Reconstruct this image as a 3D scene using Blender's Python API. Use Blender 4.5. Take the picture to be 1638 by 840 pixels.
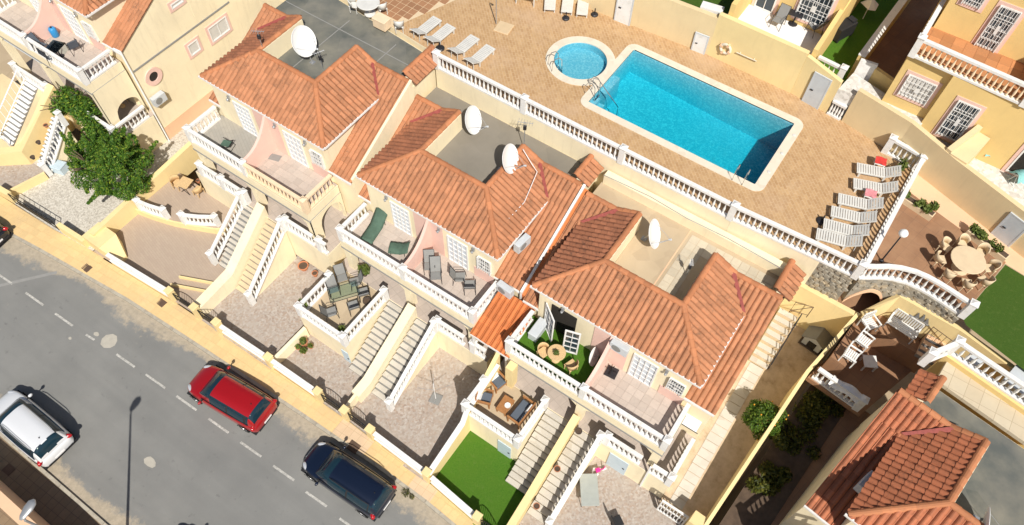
import bpy, bmesh, math, random
from math import radians, sin, cos, pi
from mathutils import Vector, Matrix
from mathutils.geometry import tessellate_polygon
random.seed(11)
scene = bpy.context.scene
for o in list(bpy.data.objects): bpy.data.objects.remove(o)
COL = scene.collection

# ------------------------------------------------------------------ camera, sky, sun, exposure
cam_d = bpy.data.cameras.new('camera'); cam = bpy.data.objects.new('camera', cam_d); COL.objects.link(cam)
cam_d.sensor_width = 36.0; cam_d.lens = 26.4856
cam.matrix_world = Matrix(((0.824570, -0.485926, 0.289758, 28.5887), (0.565506, 0.692554, -0.447853, -14.7204), (0.016951, 0.533146, 0.845853, 35.8670), (0, 0, 0, 1)))
cam_d.clip_start = .5; cam_d.clip_end = 2000
scene.camera = cam
SUN = Vector((.64, -.585, 1.0)).normalized()          # towards the sun
world = bpy.data.worlds.new('World'); scene.world = world; world.use_nodes = True
wn = world.node_tree.nodes; wl = world.node_tree.links
sky = wn.new('ShaderNodeTexSky'); sky.sky_type = 'NISHITA'; sky.sun_disc = False
sky.sun_elevation = math.asin(SUN.z); sky.sun_rotation = math.atan2(SUN.x, SUN.y)
sky.air_density = 1.0; sky.dust_density = 1.5; sky.ozone_density = 1.0
wl.new(sky.outputs[0], wn['Background'].inputs[0]); wn['Background'].inputs[1].default_value = .072
sun_d = bpy.data.lights.new('sun', 'SUN'); sun_d.energy = 5.0; sun_d.angle = radians(.53); sun_d.color = (1, .955, .88)
sun = bpy.data.objects.new('sun', sun_d); COL.objects.link(sun)
sun.rotation_euler = (-SUN).to_track_quat('-Z', 'Y').to_euler(); sun.location = (60, -50, 90)
scene.view_settings.view_transform = 'Standard'; scene.view_settings.look = 'None'
scene.view_settings.gamma = 1; scene.view_settings.use_curve_mapping = False
scene.view_settings.exposure = .04
scene.render.engine = 'CYCLES'
scene.cycles.max_bounces = 8; scene.cycles.transparent_max_bounces = 12
scene.cycles.use_denoising = True

# ------------------------------------------------------------------ materials
class NT:
    def __init__(s, name):
        s.m = bpy.data.materials.new(name); s.m.use_nodes = True
        s.t = s.m.node_tree; s.b = s.t.nodes['Principled BSDF']
    def n(s, t, **k):
        x = s.t.nodes.new(t)
        for a, v in k.items(): setattr(x, a, v)
        return x
    def l(s, a, b): s.t.links.new(a, b)
    def pos(s): return s.n('ShaderNodeNewGeometry').outputs['Position']
    def noise(s, scale, detail=4, rough=.6, vec=None):
        x = s.n('ShaderNodeTexNoise'); x.inputs['Scale'].default_value = scale
        x.inputs['Detail'].default_value = detail; x.inputs['Roughness'].default_value = rough
        s.l(vec or s.pos(), x.inputs['Vector']); return x.outputs['Fac']
    def ramp(s, fac, stops):
        r = s.n('ShaderNodeValToRGB'); e = r.color_ramp.elements
        while len(e) < len(stops): e.new(.5)
        for i, (p, c) in enumerate(stops): e[i].position = p; e[i].color = (*c, 1) if len(c) == 3 else c
        s.l(fac, r.inputs[0]); return r.outputs[0]
    def rng(s, fac, a, b, c=0., d=1.):
        r = s.n('ShaderNodeMapRange'); s.l(fac, r.inputs[0])
        for i, v in enumerate((a, b, c, d)): r.inputs[i + 1].default_value = v
        return r.outputs[0]
    def mix(s, fac, a, b, mode='MIX'):
        x = s.n('ShaderNodeMix'); x.data_type = 'RGBA'; x.blend_type = mode
        for v, i in ((fac, 0), (a, 6), (b, 7)):
            if hasattr(v, 'is_linked') or hasattr(v, 'links'): s.l(v, x.inputs[i])
            else: x.inputs[i].default_value = v if i == 0 else (*v, 1)
        return x.outputs[2]
    def mask(s, a, b):
        m = s.n('ShaderNodeMath', operation='MULTIPLY'); s.l(a, m.inputs[0]); s.l(b, m.inputs[1]); return m.outputs[0]
    def bump(s, h, strength=.3, dist=.02):
        b = s.n('ShaderNodeBump'); b.inputs['Strength'].default_value = strength; b.inputs['Distance'].default_value = dist
        s.l(h, b.inputs['Height']); s.l(b.outputs[0], s.b.inputs['Normal'])
    def fin(s, col=None, rough=.7, metal=0, spec=.4):
        if col is not None:
            if isinstance(col, tuple): s.b.inputs['Base Color'].default_value = (*col, 1)
            else: s.l(col, s.b.inputs['Base Color'])
        s.b.inputs['Roughness'].default_value = rough; s.b.inputs['Metallic'].default_value = metal
        s.b.inputs['Specular IOR Level'].default_value = spec
        return s.m
def sc(c, k): return tuple(min(1, x * k) for x in c)
def plain(name, c, rough=.6, metal=0, spec=.4, var=.06, scale=3.0):
    n = NT(name); f = n.noise(scale, 5)
    return n.fin(n.mix(n.rng(f, .3, .7), sc(c, 1 - var), sc(c, 1 + var)), rough, metal, spec)
def stucco(name, c, dirt=(.40, .32, .21), amt=.30):
    n = NT(name); big = n.noise(.55, 6, .62); fine = n.noise(26, 3)
    mp = n.n('ShaderNodeMapping'); mp.inputs['Scale'].default_value = (2.2, 2.2, .35); n.l(n.pos(), mp.inputs[0])
    streak = n.noise(1.6, 5, .65, mp.outputs[0])
    col = n.mix(n.rng(big, .3, .72), sc(c, .90), sc(c, 1.04)); spot = n.noise(6, 7, .75); col = n.mix(n.rng(spot, .60, .76, 0, .35), col, sc(dirt, 1.25))
    col = n.mix(n.rng(streak, .52, .76, 0, amt), col, dirt)
    n.bump(fine, .25, .01); return n.fin(col, .85, 0, .25)
def speck(name, cols, scale, rough=.8, bump=.3, big=None):
    n = NT(name); v = n.n('ShaderNodeTexVoronoi'); v.inputs['Scale'].default_value = scale; n.l(n.pos(), v.inputs['Vector'])
    s_ = n.n('ShaderNodeSeparateColor'); n.l(v.outputs['Color'], s_.inputs[0])
    k = len(cols) - 1
    col = n.ramp(s_.outputs[0], [(i / max(k, 1), c) for i, c in enumerate(cols)])
    if big: col = n.mix(n.rng(n.noise(.5, 6), .35, .7, 0, big[1]), col, big[0])
    n.bump(n.noise(scale * 3, 3), bump, .01); return n.fin(col, rough)
def bricks(name, c1, c2, mortar, w, h, off=.5, ms=.012, rough=.8, rot=0, stain=None, var=.5):
    n = NT(name); mp = n.n('ShaderNodeMapping'); mp.inputs['Rotation'].default_value = (0, 0, rot); n.l(n.pos(), mp.inputs[0])
    b = n.n('ShaderNodeTexBrick'); n.l(mp.outputs[0], b.inputs['Vector']); b.offset = off; b.squash = 1
    for k, v in (('Scale', 1.), ('Brick Width', w), ('Row Height', h), ('Mortar Size', ms), ('Mortar Smooth', .2), ('Bias', 0.)): b.inputs[k].default_value = v
    b.inputs['Color1'].default_value = (*c1, 1); b.inputs['Color2'].default_value = (*c2, 1); b.inputs['Mortar'].default_value = (*mortar, 1)
    col = n.mix(n.rng(n.noise(3.5, 5), .3, .7, 0, var), b.outputs['Color'], sc(c2, .82))
    if stain: col = n.mix(n.rng(n.noise(.32, 7, .65), .5, .72, 0, stain[1]), col, stain[0])
    n.bump(b.outputs['Fac'], -.3, .006); return n.fin(col, rough)

def tile_mat(name, c, dark, rough=.75, stain=.55):
    n = NT(name); g = n.n('ShaderNodeNewGeometry'); oi = n.n('ShaderNodeObjectInfo')
    a = n.n('ShaderNodeMath', operation='ADD'); n.l(g.outputs['Random Per Island'], a.inputs[0]); n.l(oi.outputs['Random'], a.inputs[1])
    fr = n.n('ShaderNodeMath', operation='FRACT'); n.l(a.outputs[0], fr.inputs[0])
    col = n.mix(fr.outputs[0], sc(c, .84), sc(c, 1.14))
    w = n.noise(1.1, 6, .7); f2 = n.noise(9, 5, .7)
    col = n.mix(n.rng(f2, .52, .8, 0, .4), col, sc(dark, 1.6))
    m = n.n('ShaderNodeMath', operation='MULTIPLY'); n.l(n.rng(w, .48, .68, 0, stain), m.inputs[0]); n.l(n.rng(f2, .42, .62), m.inputs[1])
    col = n.mix(m.outputs[0], col, dark)
    n.bump(n.noise(40, 2), .2, .006); return n.fin(col, rough, 0, .25)

def paver(name, c, var=.12, rough=.8, stain=None):
    n = NT(name); oi = n.n('ShaderNodeObjectInfo'); col = n.mix(oi.outputs['Random'], sc(c, 1 - var), sc(c, 1 + var))
    col = n.mix(n.rng(n.noise(7, 6, .7), .45, .75, 0, .4), col, sc(c, .75))
    if stain: col = n.mix(n.rng(n.noise(.5, 7, .65), .5, .72, 0, stain[1]), col, stain[0])
    n.bump(n.noise(30, 3), .25, .006); return n.fin(col, rough)
M = {}
M['pv_yellow'] = paver('yellow_paver', (.70, .50, .245), .06, .85, ((.56, .41, .25), .6)); M['pv_brown'] = paver('brown_paver', (.35, .18, .092), .13, .85, ((.42, .25, .15), .5))
M['pv_pale'] = paver('pale_balcony_paver', (.50, .425, .365), .09, .7); M['pv_sand'] = paver('sand_roof_paver', (.56, .49, .37), .10, .9, ((.42, .34, .23), .6)); M['pv_orange'] = paver('orange_balcony_paver', (.50, .225, .095), .22, .6)
M['cream'] = stucco('cream_stucco', (.875, .765, .535), amt=.22)
M['yellow'] = stucco('yellow_stucco', (.83, .655, .335), (.5, .38, .2), .16)
M['ochre'] = stucco('ochre_stucco', (.77, .56, .235), (.45, .33, .18), .16)
M['sand'] = stucco('sand_stucco', (.74, .585, .345), (.45, .35, .22), .2)
M['pink'] = stucco('pink_stucco', (.80, .545, .46), (.55, .36, .3), .12)
M['peach'] = stucco('peach_stucco', (.80, .52, .33), (.5, .35, .25), .15)
_n = NT('white_paint'); M['white'] = _n.fin(_n.mix(_n.rng(_n.noise(5, 7, .75), .5, .74, 0, .55), _n.mix(_n.rng(_n.noise(1.3, 4), .3, .7), (.74, .73, .70), (.80, .79, .77)), (.50, .46, .38)), .6)
M['whitemetal'] = plain('white_enamel', (.82, .82, .80), .35, var=.03)
M['plastic'] = plain('white_plastic', (.64, .63, .59), .45, var=.07)
M['peachpaint'] = plain('peach_paint', (.80, .62, .42), .7)
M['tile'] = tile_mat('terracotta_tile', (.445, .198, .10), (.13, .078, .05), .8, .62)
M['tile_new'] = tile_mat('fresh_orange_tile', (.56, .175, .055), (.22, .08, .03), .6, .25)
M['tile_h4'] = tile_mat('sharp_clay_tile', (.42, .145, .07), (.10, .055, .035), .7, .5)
M['tile_shade'] = tile_mat('shaded_slope_tile', (.37, .15, .08), (.085, .05, .035), .78, .75)  # darker copy of the roof tile: shade painted into slopes turned from the sun
M['tilebed'] = plain('tile_bedding', (.20, .085, .05), .9)
M['ridge'] = tile_mat('ridge_tile_clay', (.48, .195, .09), (.2, .095, .06), .75, .4)
M['sealant'] = plain('red_sealant', (.30, .07, .055), .7, var=.2, scale=8)
M['bitumen'] = speck('bitumen_felt', [(.075, .085, .08), (.095, .105, .098), (.115, .12, .112)], .8, .85, .2, ((.33, .30, .23), .6))
M['greyroof'] = speck('grey_roof_screed', [(.215, .195, .16), (.25, .225, .185), (.235, .21, .17)], 1.0, .9, .2, ((.16, .145, .12), .5))
M['sandroof'] = speck('sand_roof_screed', [(.50, .40, .27), (.54, .43, .29), (.47, .37, .25)], 1.4, .9, .2, ((.36, .27, .17), .4))
M['sandslab'] = bricks('pale_roof_slab', (.60, .52, .38), (.56, .47, .33), (.40, .32, .21), .62, .62, 0, .012, .9, 0, ((.4, .3, .18), .5), .3)
M['seam'] = plain('grey_seam', (.27, .265, .25), .9)
M['darkmetal'] = plain('dark_metal', (.035, .035, .04), .45, .3)
M['iron'] = plain('black_wrought_iron', (.02, .02, .022), .5, .2)
M['chrome'] = plain('chrome', (.7, .7, .7), .15, 1)
M['greymetal'] = plain('grey_metal', (.45, .46, .47), .4, .6)
M['greydoor'] = plain('pale_grey_door', (.55, .58, .60), .5)
M['bluedoor'] = plain('blue_grey_door', (.50, .60, .66), .5)
M['glass'] = NT('window_glass').fin((.03, .045, .06), .04, 0, .6)
M['carglass'] = NT('car_glass').fin((.010, .030, .045), .03, 0, .5)
M['curtain'] = plain('pale_curtain', (.62, .60, .56), .8)
M['shutter_sheen'] = plain('pale_shutter_sheen', (.58, .62, .66), .6)  # shutters; on the sand-roofed house, reflected light painted onto door glass
M['dark'] = plain('dark_interior', (.03, .025, .02), .9)
M['wood'] = NT('warm_wood'); _n = M['wood']; M['wood'] = _n.fin(_n.mix(_n.rng(_n.noise(14, 4), .3, .7), (.30, .13, .045), (.42, .20, .075)), .5)
M['wicker'] = plain('straw_wicker', (.62, .43, .22), .8, var=.2, scale=25)
M['cushion'] = plain('slate_cushion', (.10, .12, .15), .9)
M['whitecloth'] = plain('white_cloth', (.8, .79, .77), .9)
M['greycloth'] = plain('grey_sling', (.24, .24, .23), .8)
M['greencloth'] = plain('green_cloth', (.075, .13, .095), .9, var=.2)
M['redcloth'] = plain('red_cloth', (.62, .05, .04), .9)
M['pinkcloth'] = plain('pink_cloth', (.66, .26, .28), .9)
M['teal'] = plain('teal_cloth', (.22, .48, .47), .9, var=.2)
M['navycloth'] = plain('navy_cloth', (.04, .05, .2), .9)
M['magenta'] = plain('magenta_plastic', (.75, .03, .28), .5)
M['bluebox'] = plain('blue_plastic', (.03, .25, .55), .4)
M['terracotta'] = plain('terracotta_pot', (.50, .20, .10), .8)
M['darkpot'] = plain('dark_pot', (.08, .06, .05), .7)
M['soil'] = plain('soil', (.09, .06, .04), .95, var=.3)
M['bark'] = plain('bark', (.14, .10, .065), .95, var=.3, scale=12)
M['asphaltpatch'] = plain('pale_road_repair', (.42, .39, .33), .9, var=.1)
M['marking'] = NT('road_paint'); _n = M['marking']; M['marking'] = _n.fin(_n.mix(_n.rng(_n.noise(7, 7, .75), .36, .64), (.58, .56, .51), (.26, .255, .235)), .85)
M['concrete'] = speck('kerb_concrete', [(.38, .34, .27), (.44, .40, .32), (.34, .30, .24)], 6, .9, .3)
M['iron_cover'] = plain('rusty_cover', (.12, .075, .05), .8, var=.2)
M['coping'] = speck('pool_coping_stone', [(.68, .61, .49), (.72, .65, .53), (.65, .58, .46)], 3.3, .85, .2)
M['tabletop'] = plain('grey_green_laminate', (.36, .38, .35), .6)
M['solid_table'] = plain('cream_stone', (.66, .52, .34), .75)

def asphalt_col(n):
    f = n.noise(60, 3, .7); g = n.noise(.35, 7, .6)
    mp = n.n('ShaderNodeMapping'); mp.inputs['Scale'].default_value = (.08, 1.1, 1); mp.inputs['Rotation'].default_value = (0, 0, -.038); n.l(n.pos(), mp.inputs[0])
    tr = n.noise(1.3, 4, .5, mp.outputs[0])
    c = n.mix(n.rng(g, .3, .72), (.185, .184, .174), (.24, .237, .222)); c = n.mix(n.rng(tr, .4, .66, 0, .4), c, (.165, .165, .158))
    c = n.mix(n.rng(f, .55, .8, 0, .35), c, (.34, .335, .31)); c = n.mix(n.rng(n.noise(3.1, 3, .5), .66, .78, 0, .5), c, (.11, .11, .105)); c = n.mix(n.rng(n.noise(2.2, 8, .75), .64, .76, 0, .45), c, (.38, .335, .27))
    v = n.n('ShaderNodeTexVoronoi'); v.feature = 'DISTANCE_TO_EDGE'; v.inputs['Scale'].default_value = .22; d = n.n('ShaderNodeVectorMath', operation='ADD'); nz = n.n('ShaderNodeTexNoise'); nz.inputs['Scale'].default_value = .9; nz.inputs['Detail'].default_value = 6
    n.l(n.pos(), nz.inputs['Vector']); n.l(n.pos(), d.inputs[0]); n.l(nz.outputs['Color'], d.inputs[1]); n.l(d.outputs[0], v.inputs['Vector'])
    c = n.mix(n.mask(n.rng(v.outputs['Distance'], .0, .004, .4, 0), n.rng(n.noise(.13, 3), .56, .6)), c, (.12, .12, .112))
    n.bump(f, .4, .008); return c
n = NT('asphalt'); M['asphalt'] = n.fin(asphalt_col(n), .9)
n = NT('dusty_gutter'); c_ = asphalt_col(n); at_ = n.n('ShaderNodeAttribute'); at_.attribute_name = 'dust'
g = n.noise(1.5, 9, .72); ad = n.n('ShaderNodeMath', operation='ADD'); n.l(at_.outputs['Fac'], ad.inputs[0]); n.l(n.rng(g, .25, .75, -.5, .5), ad.inputs[1])
M['dust'] = n.fin(n.mix(n.rng(ad.outputs[0], .38, .72, 0, .92), c_, n.mix(n.rng(n.noise(5, 7, .7), .35, .65), (.34, .29, .215), (.46, .385, .285))), .95)
M['pavement'] = bricks('yellow_pavement_tile', (.70, .51, .25), (.66, .47, .23), (.54, .375, .18), .42, .42, 0, .010, .85, -.038, ((.60, .43, .25), .6), .25)
M['pavement_pale'] = bricks('pale_pavement_tile', (.70, .52, .34), (.66, .48, .31), (.5, .36, .22), .42, .42, 0, .010, .85, -.038)
M['darkpave'] = bricks('brown_pavement_tile', (.26, .19, .12), (.22, .16, .10), (.14, .10, .07), .42, .42, 0, .012, .85, -.038)
M['mosaic'] = speck('mosaic_paving', [(.29, .22, .175), (.41, .36, .31), (.36, .27, .21), (.47, .42, .37), (.33, .27, .23)], 11, .85, .25, ((.41, .36, .31), .5))
M['plainpave'] = bricks('beige_patio_paving', (.44, .35, .27), (.41, .32, .25), (.37, .29, .22), .5, .12, .5, .008, .85, .25, ((.38, .30, .23), .4), .2)
M['palefloor'] = bricks('pale_balcony_tile', (.52, .44, .38), (.46, .39, .335), (.38, .32, .27), .45, .45, 0, .012, .7, .3)
M['greyfloor'] = bricks('grey_balcony_boards', (.40, .37, .32), (.35, .33, .29), (.28, .26, .23), .9, .16, .5, .008, .7, .5)
M['brownfloor'] = bricks('brown_terrace_tile', (.34, .185, .10), (.29, .155, .085), (.22, .13, .08), .55, .55, 0, .010, .75, .2, ((.44, .265, .15), .55))
M['orangefloor'] = bricks('orange_terrace_tile', (.55, .25, .10), (.46, .20, .085), (.36, .19, .10), .5, .5, 0, .012, .6, .1)
M['deck'] = bricks('pool_deck_tile', (.56, .365, .185), (.44, .265, .125), (.58, .41, .245), .30, .15, .5, .016, .85, .785, ((.56, .40, .27), .55), .5)
M['deckbrown'] = bricks('brown_deck_tile', (.36, .185, .095), (.32, .16, .08), (.46, .31, .20), .42, .42, 0, .022, .85, .5, ((.42, .24, .14), .5), .3)
M['gravel'] = speck('white_gravel', [(.50, .46, .39), (.66, .62, .54), (.40, .36, .30), (.58, .54, .46)], 14, .95, .8)
M['dirt'] = NT('dry_dirt'); _n = M['dirt']; _f = _n.noise(3.2, 8, .7); _n.bump(_f, .6, .03)
M['dirt'] = _n.fin(_n.mix(_n.rng(_n.noise(1.1, 6, .7), .36, .66), _n.mix(_n.rng(_f, .35, .65), (.36, .26, .16), (.56, .43, .29)), (.62, .49, .34)), .97)
M['pebble'] = speck('white_pebble', [(.62, .60, .55), (.74, .72, .68), (.52, .49, .44), (.68, .66, .61)], 7, .85, .7)
M['slab'] = speck('white_path_slab', [(.52, .48, .41), (.57, .53, .46), (.48, .44, .37)], 2.5, .85, .2)
M['stone'] = speck('rubble_stone', [(.27, .235, .18), (.36, .32, .25), (.22, .20, .165), (.42, .34, .23)], 3.5, .9, .5)
M['ground'] = speck('dry_ground', [(.40, .31, .20), (.46, .36, .24)], .8, .95, .3)
def grassm(name, a, b):
    n = NT(name); f = n.noise(70, 3, .7); g = n.noise(1.4, 5)
    c = n.mix(n.rng(f, .3, .7), a, b); c = n.mix(n.rng(n.noise(11, 5, .7), .42, .68, 0, .65), c, sc(a, 1.1)); c = n.mix(n.rng(g, .35, .7, 0, .6), c, sc(b, .72)); c = n.mix(n.rng(n.noise(5, 6, .7), .55, .75, 0, .45), c, (.15, .19, .05)); n.bump(f, .9, .03); return n.fin(c, .85, 0, .2)
M['turf'] = grassm('bright_turf', (.035, .115, .008), (.11, .235, .022))
M['turfdark'] = grassm('deep_turf', (.035, .085, .010), (.08, .15, .02))
def leafm(name, a, b, c=None):
    n = NT(name); g = n.n('ShaderNodeNewGeometry'); r = g.outputs['Random Per Island']
    st = [(0, a), (.75, b)] + ([(1, c)] if c else [])
    n.l(n.ramp(r, st), n.b.inputs['Base Color'])
    tr = n.n('ShaderNodeBsdfTranslucent'); n.l(n.ramp(r, [(p, sc(x, 1.4)) for p, x in st]), tr.inputs[0])
    mx = n.n('ShaderNodeMixShader'); mx.inputs[0].default_value = .3
    out = n.t.nodes['Material Output']; n.l(n.b.outputs[0], mx.inputs[1]); n.l(tr.outputs[0], mx.inputs[2]); n.l(mx.outputs[0], out.inputs[0])
    n.b.inputs['Roughness'].default_value = .5; n.b.inputs['Specular IOR Level'].default_value = .3
    return n.m
M['leaf'] = leafm('glossy_leaf', (.03, .085, .012), (.105, .22, .026), (.30, .37, .04))
M['leafo'] = leafm('orange_tree_leaf', (.035, .085, .010), (.11, .19, .022), (.20, .26, .03))
M['leafd'] = leafm('dark_shrub_leaf', (.03, .04, .008), (.10, .11, .015), (.16, .14, .02))
M['leafg'] = leafm('pot_plant_leaf', (.06, .11, .02), (.18, .22, .05))
M['orange'] = plain('orange_fruit', (.7, .30, .02), .5)
# water: clear tinted surface over a mosaic basin with painted sparkle
def waterm(name, tint, rip, absorb=0):
    n = NT(name); t = n.t; nodes = t.nodes
    tr = n.n('ShaderNodeBsdfTransparent'); tr.inputs[0].default_value = (*tint, 1)
    gl = n.n('ShaderNodeBsdfGlossy'); gl.inputs['Roughness'].default_value = .08
    nz = n.noise(rip, 4, .6); b = n.n('ShaderNodeBump'); b.inputs['Strength'].default_value = .35; b.inputs['Distance'].default_value = .05; n.l(nz, b.inputs['Height'])
    n.l(b.outputs[0], gl.inputs['Normal'])
    fr = n.n('ShaderNodeFresnel'); fr.inputs['IOR'].default_value = 1.33; n.l(b.outputs[0], fr.inputs['Normal'])
    mx = n.n('ShaderNodeMixShader'); n.l(fr.outputs[0], mx.inputs[0]); n.l(tr.outputs[0], mx.inputs[1]); n.l(gl.outputs[0], mx.inputs[2])
    n.l(mx.outputs[0], nodes['Material Output'].inputs[0]); nodes.remove(n.b)
    if absorb: va = n.n('ShaderNodeVolumeAbsorption'); va.inputs['Color'].default_value = (.0, .895, .935, 1); va.inputs['Density'].default_value = absorb; n.l(va.outputs[0], nodes['Material Output'].inputs['Volume'])
    return n.m
M['water'] = waterm('pool_water', (.97, .99, 1), 6, .60)
M['tglass'] = waterm('table_glass', (.84, .92, .91), .01)
M['waterkid'] = waterm('shallow_water', (.80, .96, .98), 6)
def basinm(name, a, b, w):
    n = NT(name); v = n.n('ShaderNodeTexVoronoi'); v.feature = 'F1'; v.inputs['Scale'].default_value = 6.5
    ds = n.n('ShaderNodeVectorMath', operation='ADD'); nz = n.n('ShaderNodeTexNoise'); nz.inputs['Scale'].default_value = 2.5; n.l(n.pos(), nz.inputs['Vector'])
    n.l(n.pos(), ds.inputs[0]); n.l(nz.outputs['Color'], ds.inputs[1]); n.l(ds.outputs[0], v.inputs['Vector'])
    c = n.mix(n.rng(v.outputs['Distance'], .1, .6), b, a); c = n.mix(n.rng(n.noise(9, 5, .75), .5, .72, 0, .55), c, w)  # warped cells and pale flecks paint water sparkle into the mosaic colour
    return n.fin(c, .4)
M['basin'] = basinm('blue_mosaic_sparkle', (.14, .46, .56), (.30, .62, .70), (.66, .90, .92))
M['basinkid'] = basinm('pale_mosaic_sparkle', (.14, .43, .55), (.26, .56, .64), (.60, .80, .82))
def paint(name, c):
    n = NT(name); n.fin(c, .28, .15, .6); n.b.inputs['Coat Weight'].default_value = 1.; n.b.inputs['Coat Roughness'].default_value = .04; return n.m
M['red_paint'] = paint('red_car_paint', (.36, .004, .006)); M['navy_paint'] = paint('navy_car_paint', (.004, .009, .026))
M['white_car'] = paint('white_car_paint', (.78, .79, .80)); M['black_paint'] = paint('black_car_paint', (.01, .01, .012))
M['tyre'] = plain('rubber', (.02, .02, .02), .85); M['rim'] = plain('alloy', (.5, .5, .51), .3, .9)
M['tail'] = NT('red_lamp').fin((.40, .01, .015), .15, 0, .6); M['head'] = NT('clear_lamp').fin((.6, .62, .65), .1, .3, .7)
M['blackplastic'] = plain('black_plastic', (.02, .02, .022), .55)
M['globe'] = NT('white_globe').fin((.85, .85, .83), .25)
M['wet'] = plain('damp_shower_stone', (.62, .47, .29), .7)

# ------------------------------------------------------------------ mesh helpers
class MB:
    def __init__(s): s.v = []; s.f = []; s.mi = []; s.cur = 0
    def face(s, pts):
        k = len(s.v); s.v += [tuple(p) for p in pts]; s.f.append(tuple(range(k, k + len(pts)))); s.mi.append(s.cur); return s
    def add(s, vs, fs):
        k = len(s.v); s.v += [tuple(p) for p in vs]
        for f in fs: s.f.append(tuple(i + k for i in f)); s.mi.append(s.cur)
        return s
    def box(s, x0, x1, y0, y1, z0, z1, bev=0):
        if x0 > x1: x0, x1 = x1, x0
        if y0 > y1: y0, y1 = y1, y0
        if bev:
            vs = []
            for z, i in ((z0, 0), (z1 - bev, 0), (z1, bev)): vs += [(x0 + i, y0 + i, z), (x1 - i, y0 + i, z), (x1 - i, y1 - i, z), (x0 + i, y1 - i, z)]
            fs = [(3, 2, 1, 0), (8, 9, 10, 11)]
            for k in (0, 4):
                for a in range(4): b2 = (a + 1) % 4; fs.append((k + a, k + b2, k + 4 + b2, k + 4 + a))
            return s.add(vs, fs)
        return s.add([(x0, y0, z0), (x1, y0, z0), (x1, y1, z0), (x0, y1, z0), (x0, y0, z1), (x1, y0, z1), (x1, y1, z1), (x0, y1, z1)],
                     [(3, 2, 1, 0), (4, 5, 6, 7), (0, 1, 5, 4), (1, 2, 6, 5), (2, 3, 7, 6), (3, 0, 4, 7)])
    def obox(s, p, q, w, z0a, z1a, z0b=None, z1b=None):
        """a wall-like box from plan point p to q, width w, bottoms and tops at each end"""
        if z0b is None: z0b = z0a
        if z1b is None: z1b = z1a
        d = Vector((q[0] - p[0], q[1] - p[1])); d.normalize(); nx, ny = -d.y * w / 2, d.x * w / 2
        vs = [(p[0] - nx, p[1] - ny, z0a), (q[0] - nx, q[1] - ny, z0b), (q[0] + nx, q[1] + ny, z0b), (p[0] + nx, p[1] + ny, z0a),
              (p[0] - nx, p[1] - ny, z1a), (q[0] - nx, q[1] - ny, z1b), (q[0] + nx, q[1] + ny, z1b), (p[0] + nx, p[1] + ny, z1a)]
        return s.add(vs, [(3, 2, 1, 0), (4, 5, 6, 7), (0, 1, 5, 4), (1, 2, 6, 5), (2, 3, 7, 6), (3, 0, 4, 7)])
    def pwall(s, pts, w):
        """continuous mitred wall through (x, y, bottom, top) points"""
        P = [Vector(p[:2]) for p in pts]; vs = []
        for i, p in enumerate(P):
            a = (P[i] - P[i - 1]).normalized() if i else (P[1] - P[0]).normalized(); b = (P[i + 1] - P[i]).normalized() if i < len(P) - 1 else a
            t = (a + b).normalized(); k = w / 2 / max(.4, t.dot(a)); nx, ny = -t.y * k, t.x * k
            vs += [(p.x - nx, p.y - ny, pts[i][2]), (p.x + nx, p.y + ny, pts[i][2]), (p.x + nx, p.y + ny, pts[i][3]), (p.x - nx, p.y - ny, pts[i][3])]
        fs = [(0, 1, 2, 3), tuple(range(4 * len(P) - 1, 4 * len(P) - 5, -1))]
        for i in range(len(P) - 1):
            for k in range(4): j = (k + 1) % 4; fs.append((4 * i + k, 4 * i + 4 + k, 4 * i + 4 + j, 4 * i + j))
        return s.add(vs, fs)
    def lathe(s, prof, n=8, c=(0, 0, 0), cap=True, rot0=0):
        vs = []; fs = []
        for r, z in prof:
            for k in range(n): a = rot0 + 2 * pi * k / n; vs.append((c[0] + r * cos(a), c[1] + r * sin(a), c[2] + z))
        for i in range(len(prof) - 1):
            for k in range(n): j = (k + 1) % n; fs.append((i * n + k, i * n + j, i * n + n + j, i * n + n + k))
        if cap: fs.append(tuple(range(n - 1, -1, -1))); fs.append(tuple(range((len(prof) - 1) * n, len(prof) * n)))
        return s.add(vs, fs)
    def tube(s, pts, r, n=6, r2=None):
        pts = [Vector(p) for p in pts]; m = len(pts); vs = []; fs = []
        for i, p in enumerate(pts):
            t = (pts[min(i + 1, m - 1)] - pts[max(i - 1, 0)]).normalized()
            a = t.cross(Vector((0, 0, 1))); a = t.cross(Vector((1, 0, 0))) if a.length < .05 else a; a.normalize(); b = t.cross(a)
            rr = r if r2 is None else r + (r2 - r) * i / (m - 1)
            for k in range(n): w = 2 * pi * k / n; vs.append(p + a * (rr * cos(w)) + b * (rr * sin(w)))
        for i in range(m - 1):
            for k in range(n): j = (k + 1) % n; fs.append((i * n + k, i * n + j, i * n + n + j, i * n + n + k))
        fs.append(tuple(range(n - 1, -1, -1))); fs.append(tuple(range((m - 1) * n, m * n)))
        return s.add(vs, fs)
    def bar(s, p, q, w, h):
        """square bar between two 3-D points"""
        p, q = Vector(p), Vector(q); t = (q - p).normalized(); a = t.cross(Vector((0, 0, 1)))
        a = Vector((1, 0, 0)) if a.length < .02 else a.normalized(); b = a.cross(t); a = a * w / 2; b = b * h / 2
        vs = [p - a - b, p + a - b, p + a + b, p - a + b, q - a - b, q + a - b, q + a + b, q - a + b]
        return s.add(vs, [(0, 1, 2, 3), (7, 6, 5, 4), (0, 4, 5, 1), (1, 5, 6, 2), (2, 6, 7, 3), (3, 7, 4, 0)])
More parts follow.
